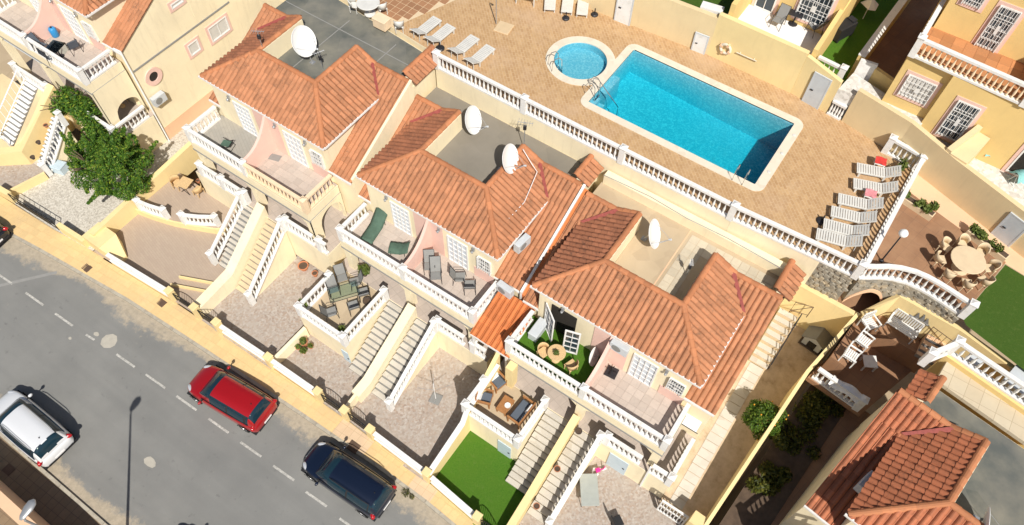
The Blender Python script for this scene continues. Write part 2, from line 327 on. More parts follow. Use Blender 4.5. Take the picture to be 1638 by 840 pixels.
    def sheet(s, outer, z, holes=(), thick=0):
        """flat polygon (z number or function of x,y) with holes"""
        zf = z if callable(z) else (lambda x, y: z)
        loops = [list(outer)] + [list(h) for h in holes]
        flat = [p for l in loops for p in l]
        tris = tessellate_polygon([[Vector((p[0], p[1], 0)) for p in l] for l in loops])
        vs = [(p[0], p[1], zf(p[0], p[1])) for p in flat]; fs = []
        for t in tris:
            a, b, c = (Vector(flat[i][:2]) for i in t); cr = (b - a).x * (c - a).y - (b - a).y * (c - a).x
            fs.append(tuple(t) if cr > 0 else tuple(reversed(t)))
        if thick:
            m = len(vs); vs += [(x, y, w - thick) for x, y, w in vs[:m]]; k = 0
            for l in loops:
                q = len(l)
                for i in range(q): j = (i + 1) % q; fs.append((k + i, m + k + i, m + k + j, k + j))
                k += q
            fs += [tuple(i + m for i in reversed(f)) for f in fs[:len(tris)]]
        return s.add(vs, fs)
    def xform(s, m): s.v = [tuple(m @ Vector(p)) for p in s.v]; return s
    def mesh(s, name, mats, smooth=False, fix=False):
        me = bpy.data.meshes.new(name); me.from_pydata(s.v, [], s.f); 
        for m in (mats if isinstance(mats, (list, tuple)) else [mats]): me.materials.append(M[m] if isinstance(m, str) else m)
        if any(s.mi): me.polygons.foreach_set('material_index', s.mi)
        if smooth: me.polygons.foreach_set('use_smooth', [True] * len(me.polygons))
        if fix:
            b = bmesh.new(); b.from_mesh(me); bmesh.ops.remove_doubles(b, verts=b.verts, dist=1e-5); bmesh.ops.recalc_face_normals(b, faces=b.faces); b.to_mesh(me); b.free()
        me.update(); return me
    def build(s, name, mats, parent=None, smooth=False, **k):
        return obj(name, s.mesh(name, mats, smooth, k.pop('fix', False)), parent, **k)
def obj(name, me, parent=None, loc=None, rz=None, mat=None, kind=None, label=None):
    o = bpy.data.objects.new(name, me); COL.objects.link(o)
    if parent is not None: o.parent = parent
    if loc is not None: o.location = loc
    if rz is not None: o.rotation_euler = (0, 0, rz)
    if mat is not None: o.matrix_basis = mat
    if kind: o['kind'] = kind
    if label: o['label'] = label
    return o
def tag(o, label, cat, group=None):
    o['label'] = label; o['category'] = cat
    if group: o['group'] = group
    return o
def thing(name, label, cat, loc=(0, 0, 0), rz=0, group=None):
    o = bpy.data.objects.new(name, None); COL.objects.link(o); o.location = loc; o.rotation_euler = (0, 0, rz); o.empty_display_size = .2
    return tag(o, label, cat, group)
def struct(name, mb, mat, **k): return mb.build(name, mat, kind='structure', **k)
def copy_tree(src, loc, rz, label, parent=None, group=None):
    r = src.copy(); COL.objects.link(r); r.parent = parent
    if parent is None: r.location = loc; r.rotation_euler = (0, 0, rz); r['label'] = label
    for ch in src.children: copy_tree(ch, None, None, None, r)
    return r
def frame(p, x, y):
    x = Vector(x).normalized(); y = Vector(y); z = x.cross(y).normalized(); y = z.cross(x)
    return Matrix(((x.x, y.x, z.x, p[0]), (x.y, y.y, z.y, p[1]), (x.z, y.z, z.z, p[2]), (0, 0, 0, 1)))
def arc(cx, cy, r, a0, a1, n): return [(cx + r * cos(a0 + (a1 - a0) * i / n), cy + r * sin(a0 + (a1 - a0) * i / n)) for i in range(n + 1)]
def rrect(x0, y0, x1, y1, r, n=6):
    return arc(x1 - r, y0 + r, r, -pi / 2, 0, n) + arc(x1 - r, y1 - r, r, 0, pi / 2, n) + arc(x0 + r, y1 - r, r, pi / 2, pi, n) + arc(x0 + r, y0 + r, r, pi, 1.5 * pi, n)
ZR = lambda x, y=0: -.023 * (x - 5.43)             # the street falls gently along +x

def pave(parent, x0, x1, y0, y1, z, s, mat, gap=.012, name='floor_tile', rot=0., clip=None, jz=.003, t=.03):
    """square tiles laid one by one; each is an object sharing one mesh"""
    me = MB().box(-s / 2 + gap / 2, s / 2 - gap / 2, -s / 2 + gap / 2, s / 2 - gap / 2, -t, 0, .004).mesh(name, mat)
    nx, ny = int((x1 - x0) / s), int((y1 - y0) / s); ox, oy = (x1 - x0 - nx * s) / 2, (y1 - y0 - ny * s) / 2
    zf = z if callable(z) else (lambda x, y: z)
    for i in range(nx):
        for j in range(ny):
            x, y = x0 + ox + (i + .5) * s, y0 + oy + (j + .5) * s
            if clip and not clip(x, y): continue
            o = obj(name, me, parent, (x, y, zf(x, y) + random.uniform(0, jz))); o.rotation_euler = (random.uniform(-.004, .004), random.uniform(-.004, .004), rot + random.uniform(-.006, .006))
# baluster and balustrades
BAL_H = .66
def baluster_mesh(mat, n=6):
    return MB().lathe([(.055, 0), (.055, .05), (.03, .08), (.062, .22), (.058, .30), (.028, .46), (.03, .54), (.052, .60), (.055, BAL_H)], n, rot0=pi / 6).mesh('baluster', mat, True)
BAL = {k: baluster_mesh(k) for k in ('white', 'peachpaint')}
def balustrade(p0, p1, parent=None, mat='white', pitch=.25, posts=(1, 1), h=.92, name='balustrade', wbase=.2, balmat=None, curve=None):
    """rails between base points p0 and p1 (or along curve), each baluster its own object"""
    P = [Vector(p) for p in (curve or (p0, p1))]; mb = MB(); sc_ = (h - .22) / BAL_H
    mb.pwall([(p.x, p.y, p.z, p.z + .10) for p in P], wbase); mb.pwall([(p.x, p.y, p.z + h - .12, p.z + h) for p in P], wbase * .95)
    for k, on in enumerate(posts):
        if on:
            p = P[0] if k == 0 else P[-1]; r = .14
            mb.box(p.x - r, p.x + r, p.y - r, p.y + r, p.z - .02, p.z + h + .05); mb.box(p.x - r - .03, p.x + r + .03, p.y - r - .03, p.y + r + .03, p.z + h + .05, p.z + h + .10)
            mb.add([(p.x - r, p.y - r, p.z + h + .1), (p.x + r, p.y - r, p.z + h + .1), (p.x + r, p.y + r, p.z + h + .1), (p.x - r, p.y + r, p.z + h + .1), (p.x, p.y, p.z + h + .19)], [(0, 1, 4), (1, 2, 4), (2, 3, 4), (3, 0, 4)])
    o = mb.build(name, mat, parent)
    for a, b in zip(P, P[1:]):
        d = b - a; L = Vector((d.x, d.y)).length; n = max(1, round(L / pitch)); 
        for i in range(n):
            t = (i + .5) / n; q = a + d * t
            c = obj('baluster', BAL[balmat or (mat if mat in BAL else 'white')], o, (q.x, q.y, q.z + .10)); c.scale = (1, 1, sc_)
    return o

# ------------------------------------------------------------------ the setting: street, yards, pool deck
struct('ground', MB().sheet([(-300, -300), (340, -300), (340, 340), (-300, 340)], -1.6), 'ground')
KERB = [(-30, -12.9), (-16, -11.6), (-8.4, -10.75), (-5.6, -10.4), (.7, -9.75), (5.2, -9.5), (9.45, -9.3), (12.75, -9.15), (17.4, -9.0), (20.4, -9.0), (24, -9.2), (30, -9.75), (40, -10.7), (60, -12.6)]
WALL = [(-30, -11.0), (-16, -9.75), (-10.4, -9.25), (-5.2, -8.95), (-3, -8.75), (3.4, -8.3), (10, -8.1), (15, -8.02), (19.8, -8.12), (23, -8.4), (30, -9.0), (40, -9.9), (60, -11.7)]
FAR = -18.05
road = struct('road', MB().sheet(KERB + [(60, -19.6), (40, FAR - .4), (30, FAR - .1), (-10, FAR + .05), (-30, FAR)], lambda x, y: ZR(x)), 'asphalt')
mb = MB()
def off(l, d): return [(x, y + d) for x, y in l]
pav = struct('pavement', MB().sheet(WALL[::-1] + off(KERB, .16), lambda x, y: ZR(x) + .13), 'pavement')
def stretch(a, b, x0, x1, z, name, mat):            # strip of pavement between two x
    def yy(l, x):
        for p, q in zip(l, l[1:]):
            if p[0] <= x <= q[0]: return p[1] + (q[1] - p[1]) * (x - p[0]) / (q[0] - p[0])
    return MB().sheet([(x0, yy(KERB, x0) + .17 + a), (x1, yy(KERB, x1) + .17 + a), (x1, yy(WALL, x1) - b), (x0, yy(WALL, x0) - b)], lambda x, y: ZR(x) + z).build(name, mat, pav)
def _yy(l, x):
    for p, q in zip(l, l[1:]):
        if p[0] <= x <= q[0]: return p[1] + (q[1] - p[1]) * (x - p[0]) / (q[0] - p[0])
me_ = MB().box(-.204, .204, -.204, .204, -.05, 0, .004).mesh('pavement_tile', 'pv_yellow')
for i in range(78):                                   # yellow tiles in rows along the kerb
    x = -9.2 + i * .42
    for j in range(6):
        y = _yy(KERB, x) + .40 + j * .42
        if y > _yy(WALL, x) - .12 or 14.4 < x < 16.8 or 19.1 < x < 20.8: continue
        o = obj('pavement_tile', me_, pav, (x, y, ZR(x) + .139 + random.uniform(0, .004))); o.rotation_euler = (random.uniform(-.004, .004), .023 + random.uniform(-.004, .004), math.atan((_yy(KERB, x + .3) - _yy(KERB, x - .3)) / .6))
stretch(0, .02, 14.6, 16.6, .134, 'pale_repair', 'pavement_pale'); stretch(0, .02, 19.3, 20.6, .134, 'pale_repair', 'pavement_pale')
for k, l in enumerate((KERB,)):                      # kerb stones, one by one where they show
    ke = bpy.data.objects.new('kerb', None); COL.objects.link(ke); ke['kind'] = 'structure'
    pts = []
    for p, q in zip(l, l[1:]):
        n = max(1, round((q[0] - p[0]) / 1.0)); pts += [(p[0] + (q[0] - p[0]) * i / n, p[1] + (q[1] - p[1]) * i / n) for i in range(n)]
    pts = [p for p in pts if -14 < p[0] < 30]
    for p, q in zip(pts, pts[1:]):
        d = Vector((q[0] - p[0], q[1] - p[1])); e = d.normalized() * .008
        MB().obox((p[0] + e.x, p[1] + .08 + e.y), (q[0] - e.x, q[1] + .08 - e.y), .16, ZR(p[0]) - .3, ZR(p[0]) + .135 + random.uniform(-.004, .004), ZR(q[0]) - .3, ZR(q[0]) + .135).build('kerb_stone', 'concrete', ke)
fk = bpy.data.objects.new('far_kerb', None); COL.objects.link(fk); fk['kind'] = 'structure'
for i in range(-2, 24):
    MB().obox((i + .01, FAR - .08), (i + .99, FAR - .08), .16, ZR(i) - .3, ZR(i) + .13, ZR(i + 1) - .3, ZR(i + 1) + .13).build('kerb_stone', 'concrete', fk)
farp = struct('far_pavement', MB().sheet([(-30, -24), (60, -24), (60, FAR - .9), (30, FAR - .16), (-30, FAR - .16)], lambda x, y: ZR(x) + .125), 'darkpave')
# dust blown along both gutters: a strip whose dust thins out towards the lane
def dust_strip(line, sgn, w):
    pts = []
    for p, q in zip(line, line[1:]):
        n = max(1, int((q[0] - p[0]) / .6)); pts += [(p[0] + (q[0] - p[0]) * i / n, p[1] + (q[1] - p[1]) * i / n) for i in range(n)]
    vs = []; fs = []; at = []
    for x, y in pts:
        k = .75 + .35 * math.sin(x * .5 + 1.3 * math.sin(x * .23))
        for j in range(4): vs.append((x, y + sgn * w * k * j / 3, ZR(x) + .004)); at.append((1.05, .75, .35, -.3)[j])
    for i in range(len(pts) - 1):
        for j in range(3): f = (4 * i + j, 4 * i + 4 + j, 4 * i + 5 + j, 4 * i + 1 + j); fs.append(f if sgn > 0 else f[::-1])
    o = MB().add(vs, fs).build('gutter_dust', 'dust', road, kind='stuff'); a = o.data.attributes.new('dust', 'FLOAT', 'POINT'); a.data.foreach_set('value', at)
dust_strip([(x, y - .004) for x, y in KERB if -31 < x < 41], -1, 1.5); dust_strip([(-9, FAR + .01), (24, FAR + .01)], 1, 2.4)
for a, b, y in ((-6.2, -5.0, -12.58), (-4.0, -2.6, -12.46), (-1.7, -.36, -12.37), (.6, 1.2, -12.26), (2.76, 4.07, -12.1), (4.83, 6.2, -12.0), (6.97, 8.33, -11.92), (9.13, 10.46, -11.84), (11.27, 12.6, -11.79), (13.37, 14.68, -11.73), (15.49, 16.75, -11.76), (17.6, 18.9, -11.78), (19.7, 21., -11.82)):
    MB().sheet([(a, y - .06 - .02), (b, y - .06 + .03), (b, y + .05 + .03), (a, y + .05 - .02)], lambda x, y: ZR(x) + .008).build('lane_dash', 'marking', road)
def blob(cx, cy, r, n=9, sx=1): return [(cx + sx * r * random.uniform(.75, 1.15) * cos(2 * pi * i / n), cy + r * random.uniform(.7, 1.1) * sin(2 * pi * i / n)) for i in range(n)]
for cx, cy, r, sx in ((1.88, -11.84, .42, 1.0), (8.46, -14.98, .24, 1.5), (1.0, -11.95, .12, 1.5), (.1, -12.9, .08, 1.3)):
    MB().sheet(blob(cx, cy, r, 9, sx), lambda x, y: ZR(x) + .007).build('road_repair_patch', 'asphaltpatch', road)
MB().obox((-3.7, -10.7), (-6.4, -14.2), .18, 0, .0075 + ZR(-3.7), 0, .0075 + ZR(-6.4)).build('trench_scar', 'seam', road)
for cx, cy, s_ in ((-2.53, -9.6, .26), (2.42, -8.75, .24), (15.94, -8.86, .30)):
    mb = MB().box(cx - s_, cx + s_, cy - s_ * .8, cy + s_ * .8, ZR(cx) + .05, ZR(cx) + .142)
    for k in range(5): mb.box(cx - s_ * .85, cx + s_ * .85, cy - s_ * .7 + k * s_ * .3, cy - s_ * .7 + k * s_ * .3 + .05, ZR(cx) + .14, ZR(cx) + .148)
    mb.build('drain_cover', 'iron_cover', pav)
MB().box(3.2, 3.7, -19.2, -18.8, .1, .19).build('drain_cover', 'iron_cover', farp)

# yards
YH = {'h1l': .5, 'h1r': .12, 'h2l': -.1, 'h2r': -.17, 'h3l': -.27, 'h3r': -.3}
struct('gravel_yard', MB().sheet([(-13, -9.3), (-10.2, -9.2), (-5.2, -8.95), (-3.1, -8.7), (-3.1, 9), (-6, 9), (-6, -3), (-9.3, -4), (-13, -6)], .36), 'gravel')
struct('patio', MB().sheet([(-3, -8.7), (3.4, -8.3), (4.6, -8.25), (4.6, -2.3), (-3.2, -2.3)], .42), 'plainpave')
for n_, x0, x1 in (('h1r', 4.6, 9.9), ('h2l', 9.9, 14.6), ('h2r', 14.6, 19.95), ('h3r', 24.6, 33)):
    struct('yard_paving', MB().sheet([(x0, -8.28), (x1, -8.2 if x1 < 30 else -9.1), (x1, -2.2), (x0, -2.2)], YH[n_]), 'mosaic')
struct('lawn', MB().sheet([(19.95, -8.2), (23, -8.5), (24.6, -8.6), (24.6, -2.2), (19.95, -2.2)], YH['h3l']), 'turf')

# pool deck (8.7 m above the street) with the two pools cut into it
DZ = 8.7
PX0, PX1, PY0, PY1 = 17.07, 26.02, 9.55, 14.12
hole = rrect(PX0 - .12, PY0 - .12, PX1 + .12, PY1 + .12, .12, 3)
KC = (15.23, 11.80); hole2 = arc(KC[0], KC[1], 1.45, 0, 2 * pi * 35 / 36, 35)
outer = [(-4, 8.75), (2.5, 8.5), (9.2, 7.85), (9.45, 7.06), (26, 7.06), (31.75, 7.42), (31.85, 14.85), (27.8, 15.75), (25, 16.1), (20, 16.1), (12, 15.5), (5, 15.2), (-4, 16)]
deck = struct('pool_deck', MB().sheet(outer, DZ, [hole, hole2]), 'deck')
bp = MB().sheet([(-4, 8.76), (2.5, 8.51), (6.2, 8.17), (6.0, 8.6), (7.25, 12.0), (8.4, 15.3), (5, 15.19), (-4, 15.9)], DZ + .004).build('brown_paving', 'solid_table', deck)
pave(bp, .5, 8.4, 8.2, 14.2, DZ + .018, .42, 'pv_brown', .03, 'paving_tile', 0, lambda x, y: y > 8.76 - (x + 4) * .0385 + .32 and x < 6.0 + (y - 8.6) * .36 - .2)
struct('retaining_wall', MB().obox((9.5, 7.16), (26, 7.16), .2, 5.5, DZ - .004).obox((26, 7.16), (30.1, 7.42), .2, 5.5, DZ - .004).obox((-4, 8.85), (2.5, 8.6), .2, 5.5, DZ - .004).obox((2.5, 8.6), (9.5, 7.9), .2, 5.5, DZ - .004), 'cream')
cop = rrect(PX0 - .42, PY0 - .40, PX1 + .45, PY1 + .42, .5)
struct('pool_coping', MB().sheet(cop, DZ + .03, [rrect(PX0, PY0, PX1, PY1, .04, 2)], .06), 'coping', smooth=False)
struct('pool_coping', MB().sheet(arc(KC[0], KC[1], 1.80, 0, 2 * pi * 47 / 48, 47), DZ + .034, [arc(KC[0], KC[1], 1.37, 0, 2 * pi * 47 / 48, 47)], .06), 'coping')
for x, y in ((26.2, 13.4), (26.2, 12.0), (26.15, 10.6)): MB().lathe([(.09, 0), (.09, .02), (.03, .03)], 10, (x + .1, y, DZ + .03)).build('skimmer_lid', 'plastic', deck)
b = MB(); D = DZ - 2.1
b.face([(PX0, PY0, D + .55), (PX1, PY0, D), (PX1, PY1, D), (PX0, PY1, D + .55)])
for (x0, y0), (x1, y1) in zip([(PX0, PY0), (PX1, PY0), (PX1, PY1), (PX0, PY1)], [(PX1, PY0), (PX1, PY1), (PX0, PY1), (PX0, PY0)]): b.face([(x1, y1, D), (x0, y0, D), (x0, y0, DZ + .02), (x1, y1, DZ + .02)])
struct('pool_basin', b, 'basin')
b = MB().box(PX0 - .01, PX0 + .35, PY0 + 1.2, PY0 + 2.6, D, DZ - .25)
for k in range(4): b.box(PX0 - .01 + .28 * k, PX0 + .28 * k + .28, PY0 - .01, PY0 + .75, D, DZ - .22 - .3 * k)
struct('pool_steps', b, 'basinkid')
b = MB(); c36 = arc(KC[0], KC[1], 1.38, 0, 2 * pi * 47 / 48, 47); b.sheet(c36, DZ - .45)
for p, q in zip(c36, c36[1:] + c36[:1]): b.face([(q[0], q[1], DZ - .45), (p[0], p[1], DZ - .45), (p[0], p[1], DZ + .02), (q[0], q[1], DZ + .02)])
struct('pool_basin', b, 'basinkid')
struct('pool_water', MB().box(PX0 - .003, PX1 + .003, PY0 - .003, PY1 + .003, D - .1, DZ - .10), 'water')
struct('pool_water', MB().sheet(c36, DZ - .09), 'waterkid')

# far right: brown terrace above the stone wall, lawn beside it
struct('brown_terrace', MB().sheet([(31.75, 7.5), (32.1, 7.75), (32.95, 8.3), (34, 8.5), (35, 8.42), (36.0, 8.25), (36.75, 11.95), (32, 13.3), (31.85, 14.85)], DZ - .01), 'brownfloor')
struct('lawn', MB().sheet([(36.0, 8.2), (36.25, 7.9), (38.8, 7.2), (46, 5.4), (46, 10.5), (36.78, 11.85)], DZ - .06), 'turfdark')
struct('bare_strip', MB().sheet([(31.85, 14.9), (32, 13.0), (36.75, 11.9), (46, 10.4), (46, 12.0), (37.3, 12.8)], DZ - .05), 'peach')
# dirt garden climbing beside the third house
GZ = lambda x, y: .35 + .36 * (y + 2.8)
struct('dirt_garden', MB().sheet([(29.5, -2.9), (31.75, -3.0), (32.3, 2), (32.75, 7.25), (29.5, 7.25)], GZ), 'dirt')
pth = bpy.data.objects.new('garden_path', None); COL.objects.link(pth); pth['kind'] = 'structure'
for k in range(20):
    y0 = -2.6 + k * .40; MB().obox((30.2, y0), (30.2, y0 + .37), .66 + random.uniform(-.02, .02), GZ(0, y0) - .1, GZ(0, y0) + .03, GZ(0, y0 + .37) - .1, GZ(0, y0 + .37) + .03).build('path_slab', 'slab', pth)
# the shaded alley between the garden wall and the house at the lower right
struct('alley_terrace', MB().sheet([(32.75, 7.3), (32.5, 4.9), (33.2, 4.8), (33.5, 7.3), (36.1, 7.2), (36.2, 8.2), (33.6, 8.4)], 6.3, (), 1.4), 'brownfloor')
struct('alley_terrace', MB().sheet([(32.2, 4.2), (34.8, 3.9), (36.3, 8.2), (33.3, 8.2)], 5.0, (), .3), 'brownfloor')
AZ = lambda x, y: .2 + .5 * (y + 3)
struct('alley_path', MB().sheet([(33.0, -9), (36.5, -9), (36.5, 4.6), (34.3, 4.8)], lambda x, y: max(-.3, AZ(x, y))), 'brownfloor')
struct('alley_bed', MB().sheet([(31.7, -9), (33.4, -9), (34.4, 4.8), (32.6, 4.9)], lambda x, y: max(-.3, AZ(x, y)) + .06), 'soil')

# ------------------------------------------------------------------ roofs of single clay tiles
TP, TR = .265, .36
def tile_mesh(mat):
    prof = [(0, .004), (.04, 0), (.062, .03), (.105, .068), (.15, .08), (.195, .068), (.238, .03), (.265, .004)]
    vs = [(x, -.015, z + .03) for x, z in prof] + [(x, TR + .04, z) for x, z in prof] + [(x, -.015, z * .6 - .005) for x, z in prof]; k = len(prof)
    fs = [(i, i + 1, k + i + 1, k + i) for i in range(k - 1)] + [(2 * k + i, 2 * k + i + 1, i + 1, i) for i in range(k - 1)]
    return MB().add(vs, fs)
TILE = {k: tile_mesh(k).mesh('roof_tile', k) for k in ('tile', 'tile_new', 'tile_shade', 'tile_h4')}
def slope(parent, poly, z0, gx, gy, mat='tile', single=True, bed=.05):
    pf = lambda x, y: z0 + gx * x + gy * y
    g = Vector((gx, gy)); up = g.normalized(); sl = g.length; V = Vector((up.x, up.y, sl)).normalized()
    U = Vector((up.y, -up.x, 0)); N = U.cross(V)
    if N.z < 0: U = -U; N = U.cross(V)
    o0 = Vector((poly[0][0], poly[0][1], pf(*poly[0])))
    uv = [((Vector((x, y, pf(x, y))) - o0).dot(U), (Vector((x, y, pf(x, y))) - o0).dot(V)) for x, y in poly]
    area = sum(a[0] * b[1] - b[0] * a[1] for a, b in zip(uv, uv[1:] + uv[:1]))
    if area < 0: uv = uv[::-1]
    edges = list(zip(uv, uv[1:] + uv[:1]))
    def inside(u, v, tol=1e-3): return all((b[0] - a[0]) * (v - a[1]) - (b[1] - a[1]) * (u - a[0]) > -tol for a, b in edges)
    u0, u1 = min(p[0] for p in uv), max(p[0] for p in uv); v0, v1 = min(p[1] for p in uv), max(p[1] for p in uv)
    nu = round((u1 - u0) / TP); nv = math.ceil((v1 - v0) / TR)
    m4 = Matrix(((U.x, V.x, N.x, o0.x), (U.y, V.y, N.y, o0.y), (U.z, V.z, N.z, o0.z), (0, 0, 0, 1)))
    MB().sheet(poly, lambda x, y: pf(x, y) - .004, (), bed).build('roof_bed', 'tilebed', parent)
    whole = MB(); cut = MB(); base = tile_mesh(mat); n = 0
    du = (u1 - u0) / nu
    for i in range(nu):
        for j in range(nv):
            u, v = u0 + i * du, v0 + j * TR
            cs = [(u + .02, v + .02), (u + du - .02, v + .02), (u + du - .02, v + TR - .02), (u + .02, v + TR - .02)]
            ins = [inside(*c) for c in cs]
            jit = (random.uniform(-.004, .004), random.uniform(-.012, .012), random.uniform(0, .008))
            if all(ins):
                if single:
                    t = obj('roof_tile', TILE[mat], parent, mat=m4 @ Matrix.Translation((u + jit[0], v + jit[1], .012 + jit[2])) @ Matrix.Rotation(random.uniform(-.012, .012), 4, 'Z')); n += 1
                else: whole.add([(x + u + jit[0], y + v + jit[1], z + .012 + jit[2]) for x, y, z in base.v], base.f)
            elif any(ins) or inside(u + du / 2, v + TR / 2): cut.add([(x + u, y + v, z + .012) for x, y, z in base.v], base.f)
    if cut.f:
        bm = bmesh.new(); me = cut.mesh('t', mat); bm.from_mesh(me)
        for a, b in edges:
            d = Vector((b[0] - a[0], b[1] - a[1], 0)); nn = Vector((d.y, -d.x, 0)).normalized()
            bmesh.ops.bisect_plane(bm, geom=bm.verts[:] + bm.edges[:] + bm.faces[:], plane_co=(a[0] + nn.x * .02, a[1] + nn.y * .02, 0), plane_no=nn, clear_outer=True)
        bm.to_mesh(me); bm.free(); me.transform(m4); me.name = 'cut_tiles'; obj('cut_tiles', me, parent, kind='stuff')
    if whole.f: whole.xform(m4).build('roof_tiles', mat, parent, kind='stuff')
    return n
def ridge_mesh():
    n = 6; vs = []
    for x, r in ((-.03, .115), (.40, .135)):
        for i in range(n + 1): a = pi * i / n; vs.append((x, r * 1.1 * cos(a), r * sin(a) - .02))
    fs = [(i + 1, i, n + 1 + i, n + 2 + i) for i in range(n)] + [tuple(range(n + 1, 2 * n + 2))]
    return MB().add(vs, fs).mesh('ridge_tile', 'ridge')
RIDGE = ridge_mesh()
def ridge(parent, pts, dz=.03):
    for a, b in zip(pts, pts[1:]):
        a, b = Vector(a), Vector(b); d = b - a; n = max(1, round(d.length / .39)); s = d.length / n / .39
        for i in range(n):
            p = a + d * (i / n); m = frame((p.x, p.y, p.z + dz), d, Vector((0, 0, 1)).cross(d)); obj('ridge_tile', RIDGE, parent, mat=m @ Matrix.Diagonal((s, 1, 1, 1)))
def gutter(parent, a, b, mat='white', w=.09): MB().obox(a, b, w, a[2] - .10, a[2], b[2] - .10, b[2]).build('eaves_board', mat, parent)

# ------------------------------------------------------------------ doors and windows (facing -y unless turned)
def opening(parent, x, y, z, w, h, nx=2, nz=4, name='window', frame_mat='white', pane='glass', fw=.07, ax=(1, 0), grille=False, surround=None, bar=.03):
    """framed opening whose outer face is at (x..x+w) along ax from point (x,y); stands 4 cm proud"""
    ux, uy = ax; nx_, ny_ = uy, -ux                    # outward normal
    def bx(mb, a0, a1, z0, z1, d0, d1):
        pts = [(x + ux * a + nx_ * d, y + uy * a + ny_ * d) for a, d in ((a0, d0), (a1, d0), (a1, d1), (a0, d1))]
        mb.add([(p[0], p[1], zz) for zz in (z0, z1) for p in pts], [(3, 2, 1, 0), (4, 5, 6, 7), (0, 1, 5, 4), (1, 2, 6, 5), (2, 3, 7, 6), (3, 0, 4, 7)])
    mb = MB()
    bx(mb, 0, fw, z, z + h, .0, .06); bx(mb, w - fw, w, z, z + h, .0, .06); bx(mb, fw, w - fw, z, z + fw, .0, .06); bx(mb, fw, w - fw, z + h - fw, z + h, .0, .06)
    t = bar
    for i in range(1, nx): a = fw + (w - 2 * fw) * i / nx; bx(mb, a - t / 2, a + t / 2, z + fw, z + h - fw, .01, .052)
    for j in range(1, nz): b = z + fw + (h - 2 * fw) * j / nz; bx(mb, fw, w - fw, b - t / 2, b + t / 2, .012, .047)
    if grille:
        for i in range(1, 7): a = w * i / 7; bx(mb, a - .012, a + .012, z + .03, z + h - .03, .10, .124)
        for q in (.25, .5, .75): bx(mb, .0, w, z + h * q - .012, z + h * q + .012, .125, .14)
        bx(mb, -.01, .03, z, z + h, .06, .14); bx(mb, w - .03, w + .01, z, z + h, .06, .14)
        bx(mb, w * .42, w * .58, z + h * .4, z + h * .6, .14, .15)
    o = mb.build(name, frame_mat, parent)
    p = MB(); bx(p, fw, w - fw, z + fw, z + h - fw, -.02, .008); p.build('pane', pane, o)
    if surround:
        s = MB(); k = .16
        bx(s, -k, 0, z - k, z + h + k, 0, .035); bx(s, w, w + k, z - k, z + h + k, 0, .035); bx(s, 0, w, z + h, z + h + k, 0, .035); bx(s, 0, w, z - k, z, 0, .045)
        s.build('surround', surround, o)
    return o

def stairs(name, label, x0, x1, yt, yb, zt, zb, n=13, tread='slab', side='cream', rails=(), riser='seam', gap=.055):
    t = thing(name, label, 'staircase', (x0, yb, zb), 0, 'outdoor flights of stairs'); w = x1 - x0; L = yt - yb; H = zt - zb
    MB().add([(0, 0, 0), (0, L, 0), (0, L, H - .06), (0, 0, -.05), (w, 0, 0), (w, L, 0), (w, L, H - .06), (w, 0, -.05)], [(0, 1, 2, 3), (7, 6, 5, 4), (3, 2, 6, 7), (1, 5, 6, 2)]).build('stringer', side, t)
    for k in range(n):
        y = L * k / n; z = H * (k + 1) / n
        mb = MB().box(.01, w - .01, y, y + L / n + .01, z - H / n - .12, z - .035); o = mb.build('step', riser, t)
        MB().box(.0, w, y - .01, y + L / n - gap, z - .036, z, .008).build('tread', tread, o)
    for a, b, m in rails: balustrade(a, b, t, m, .23, (1, 1), .95)
    return t

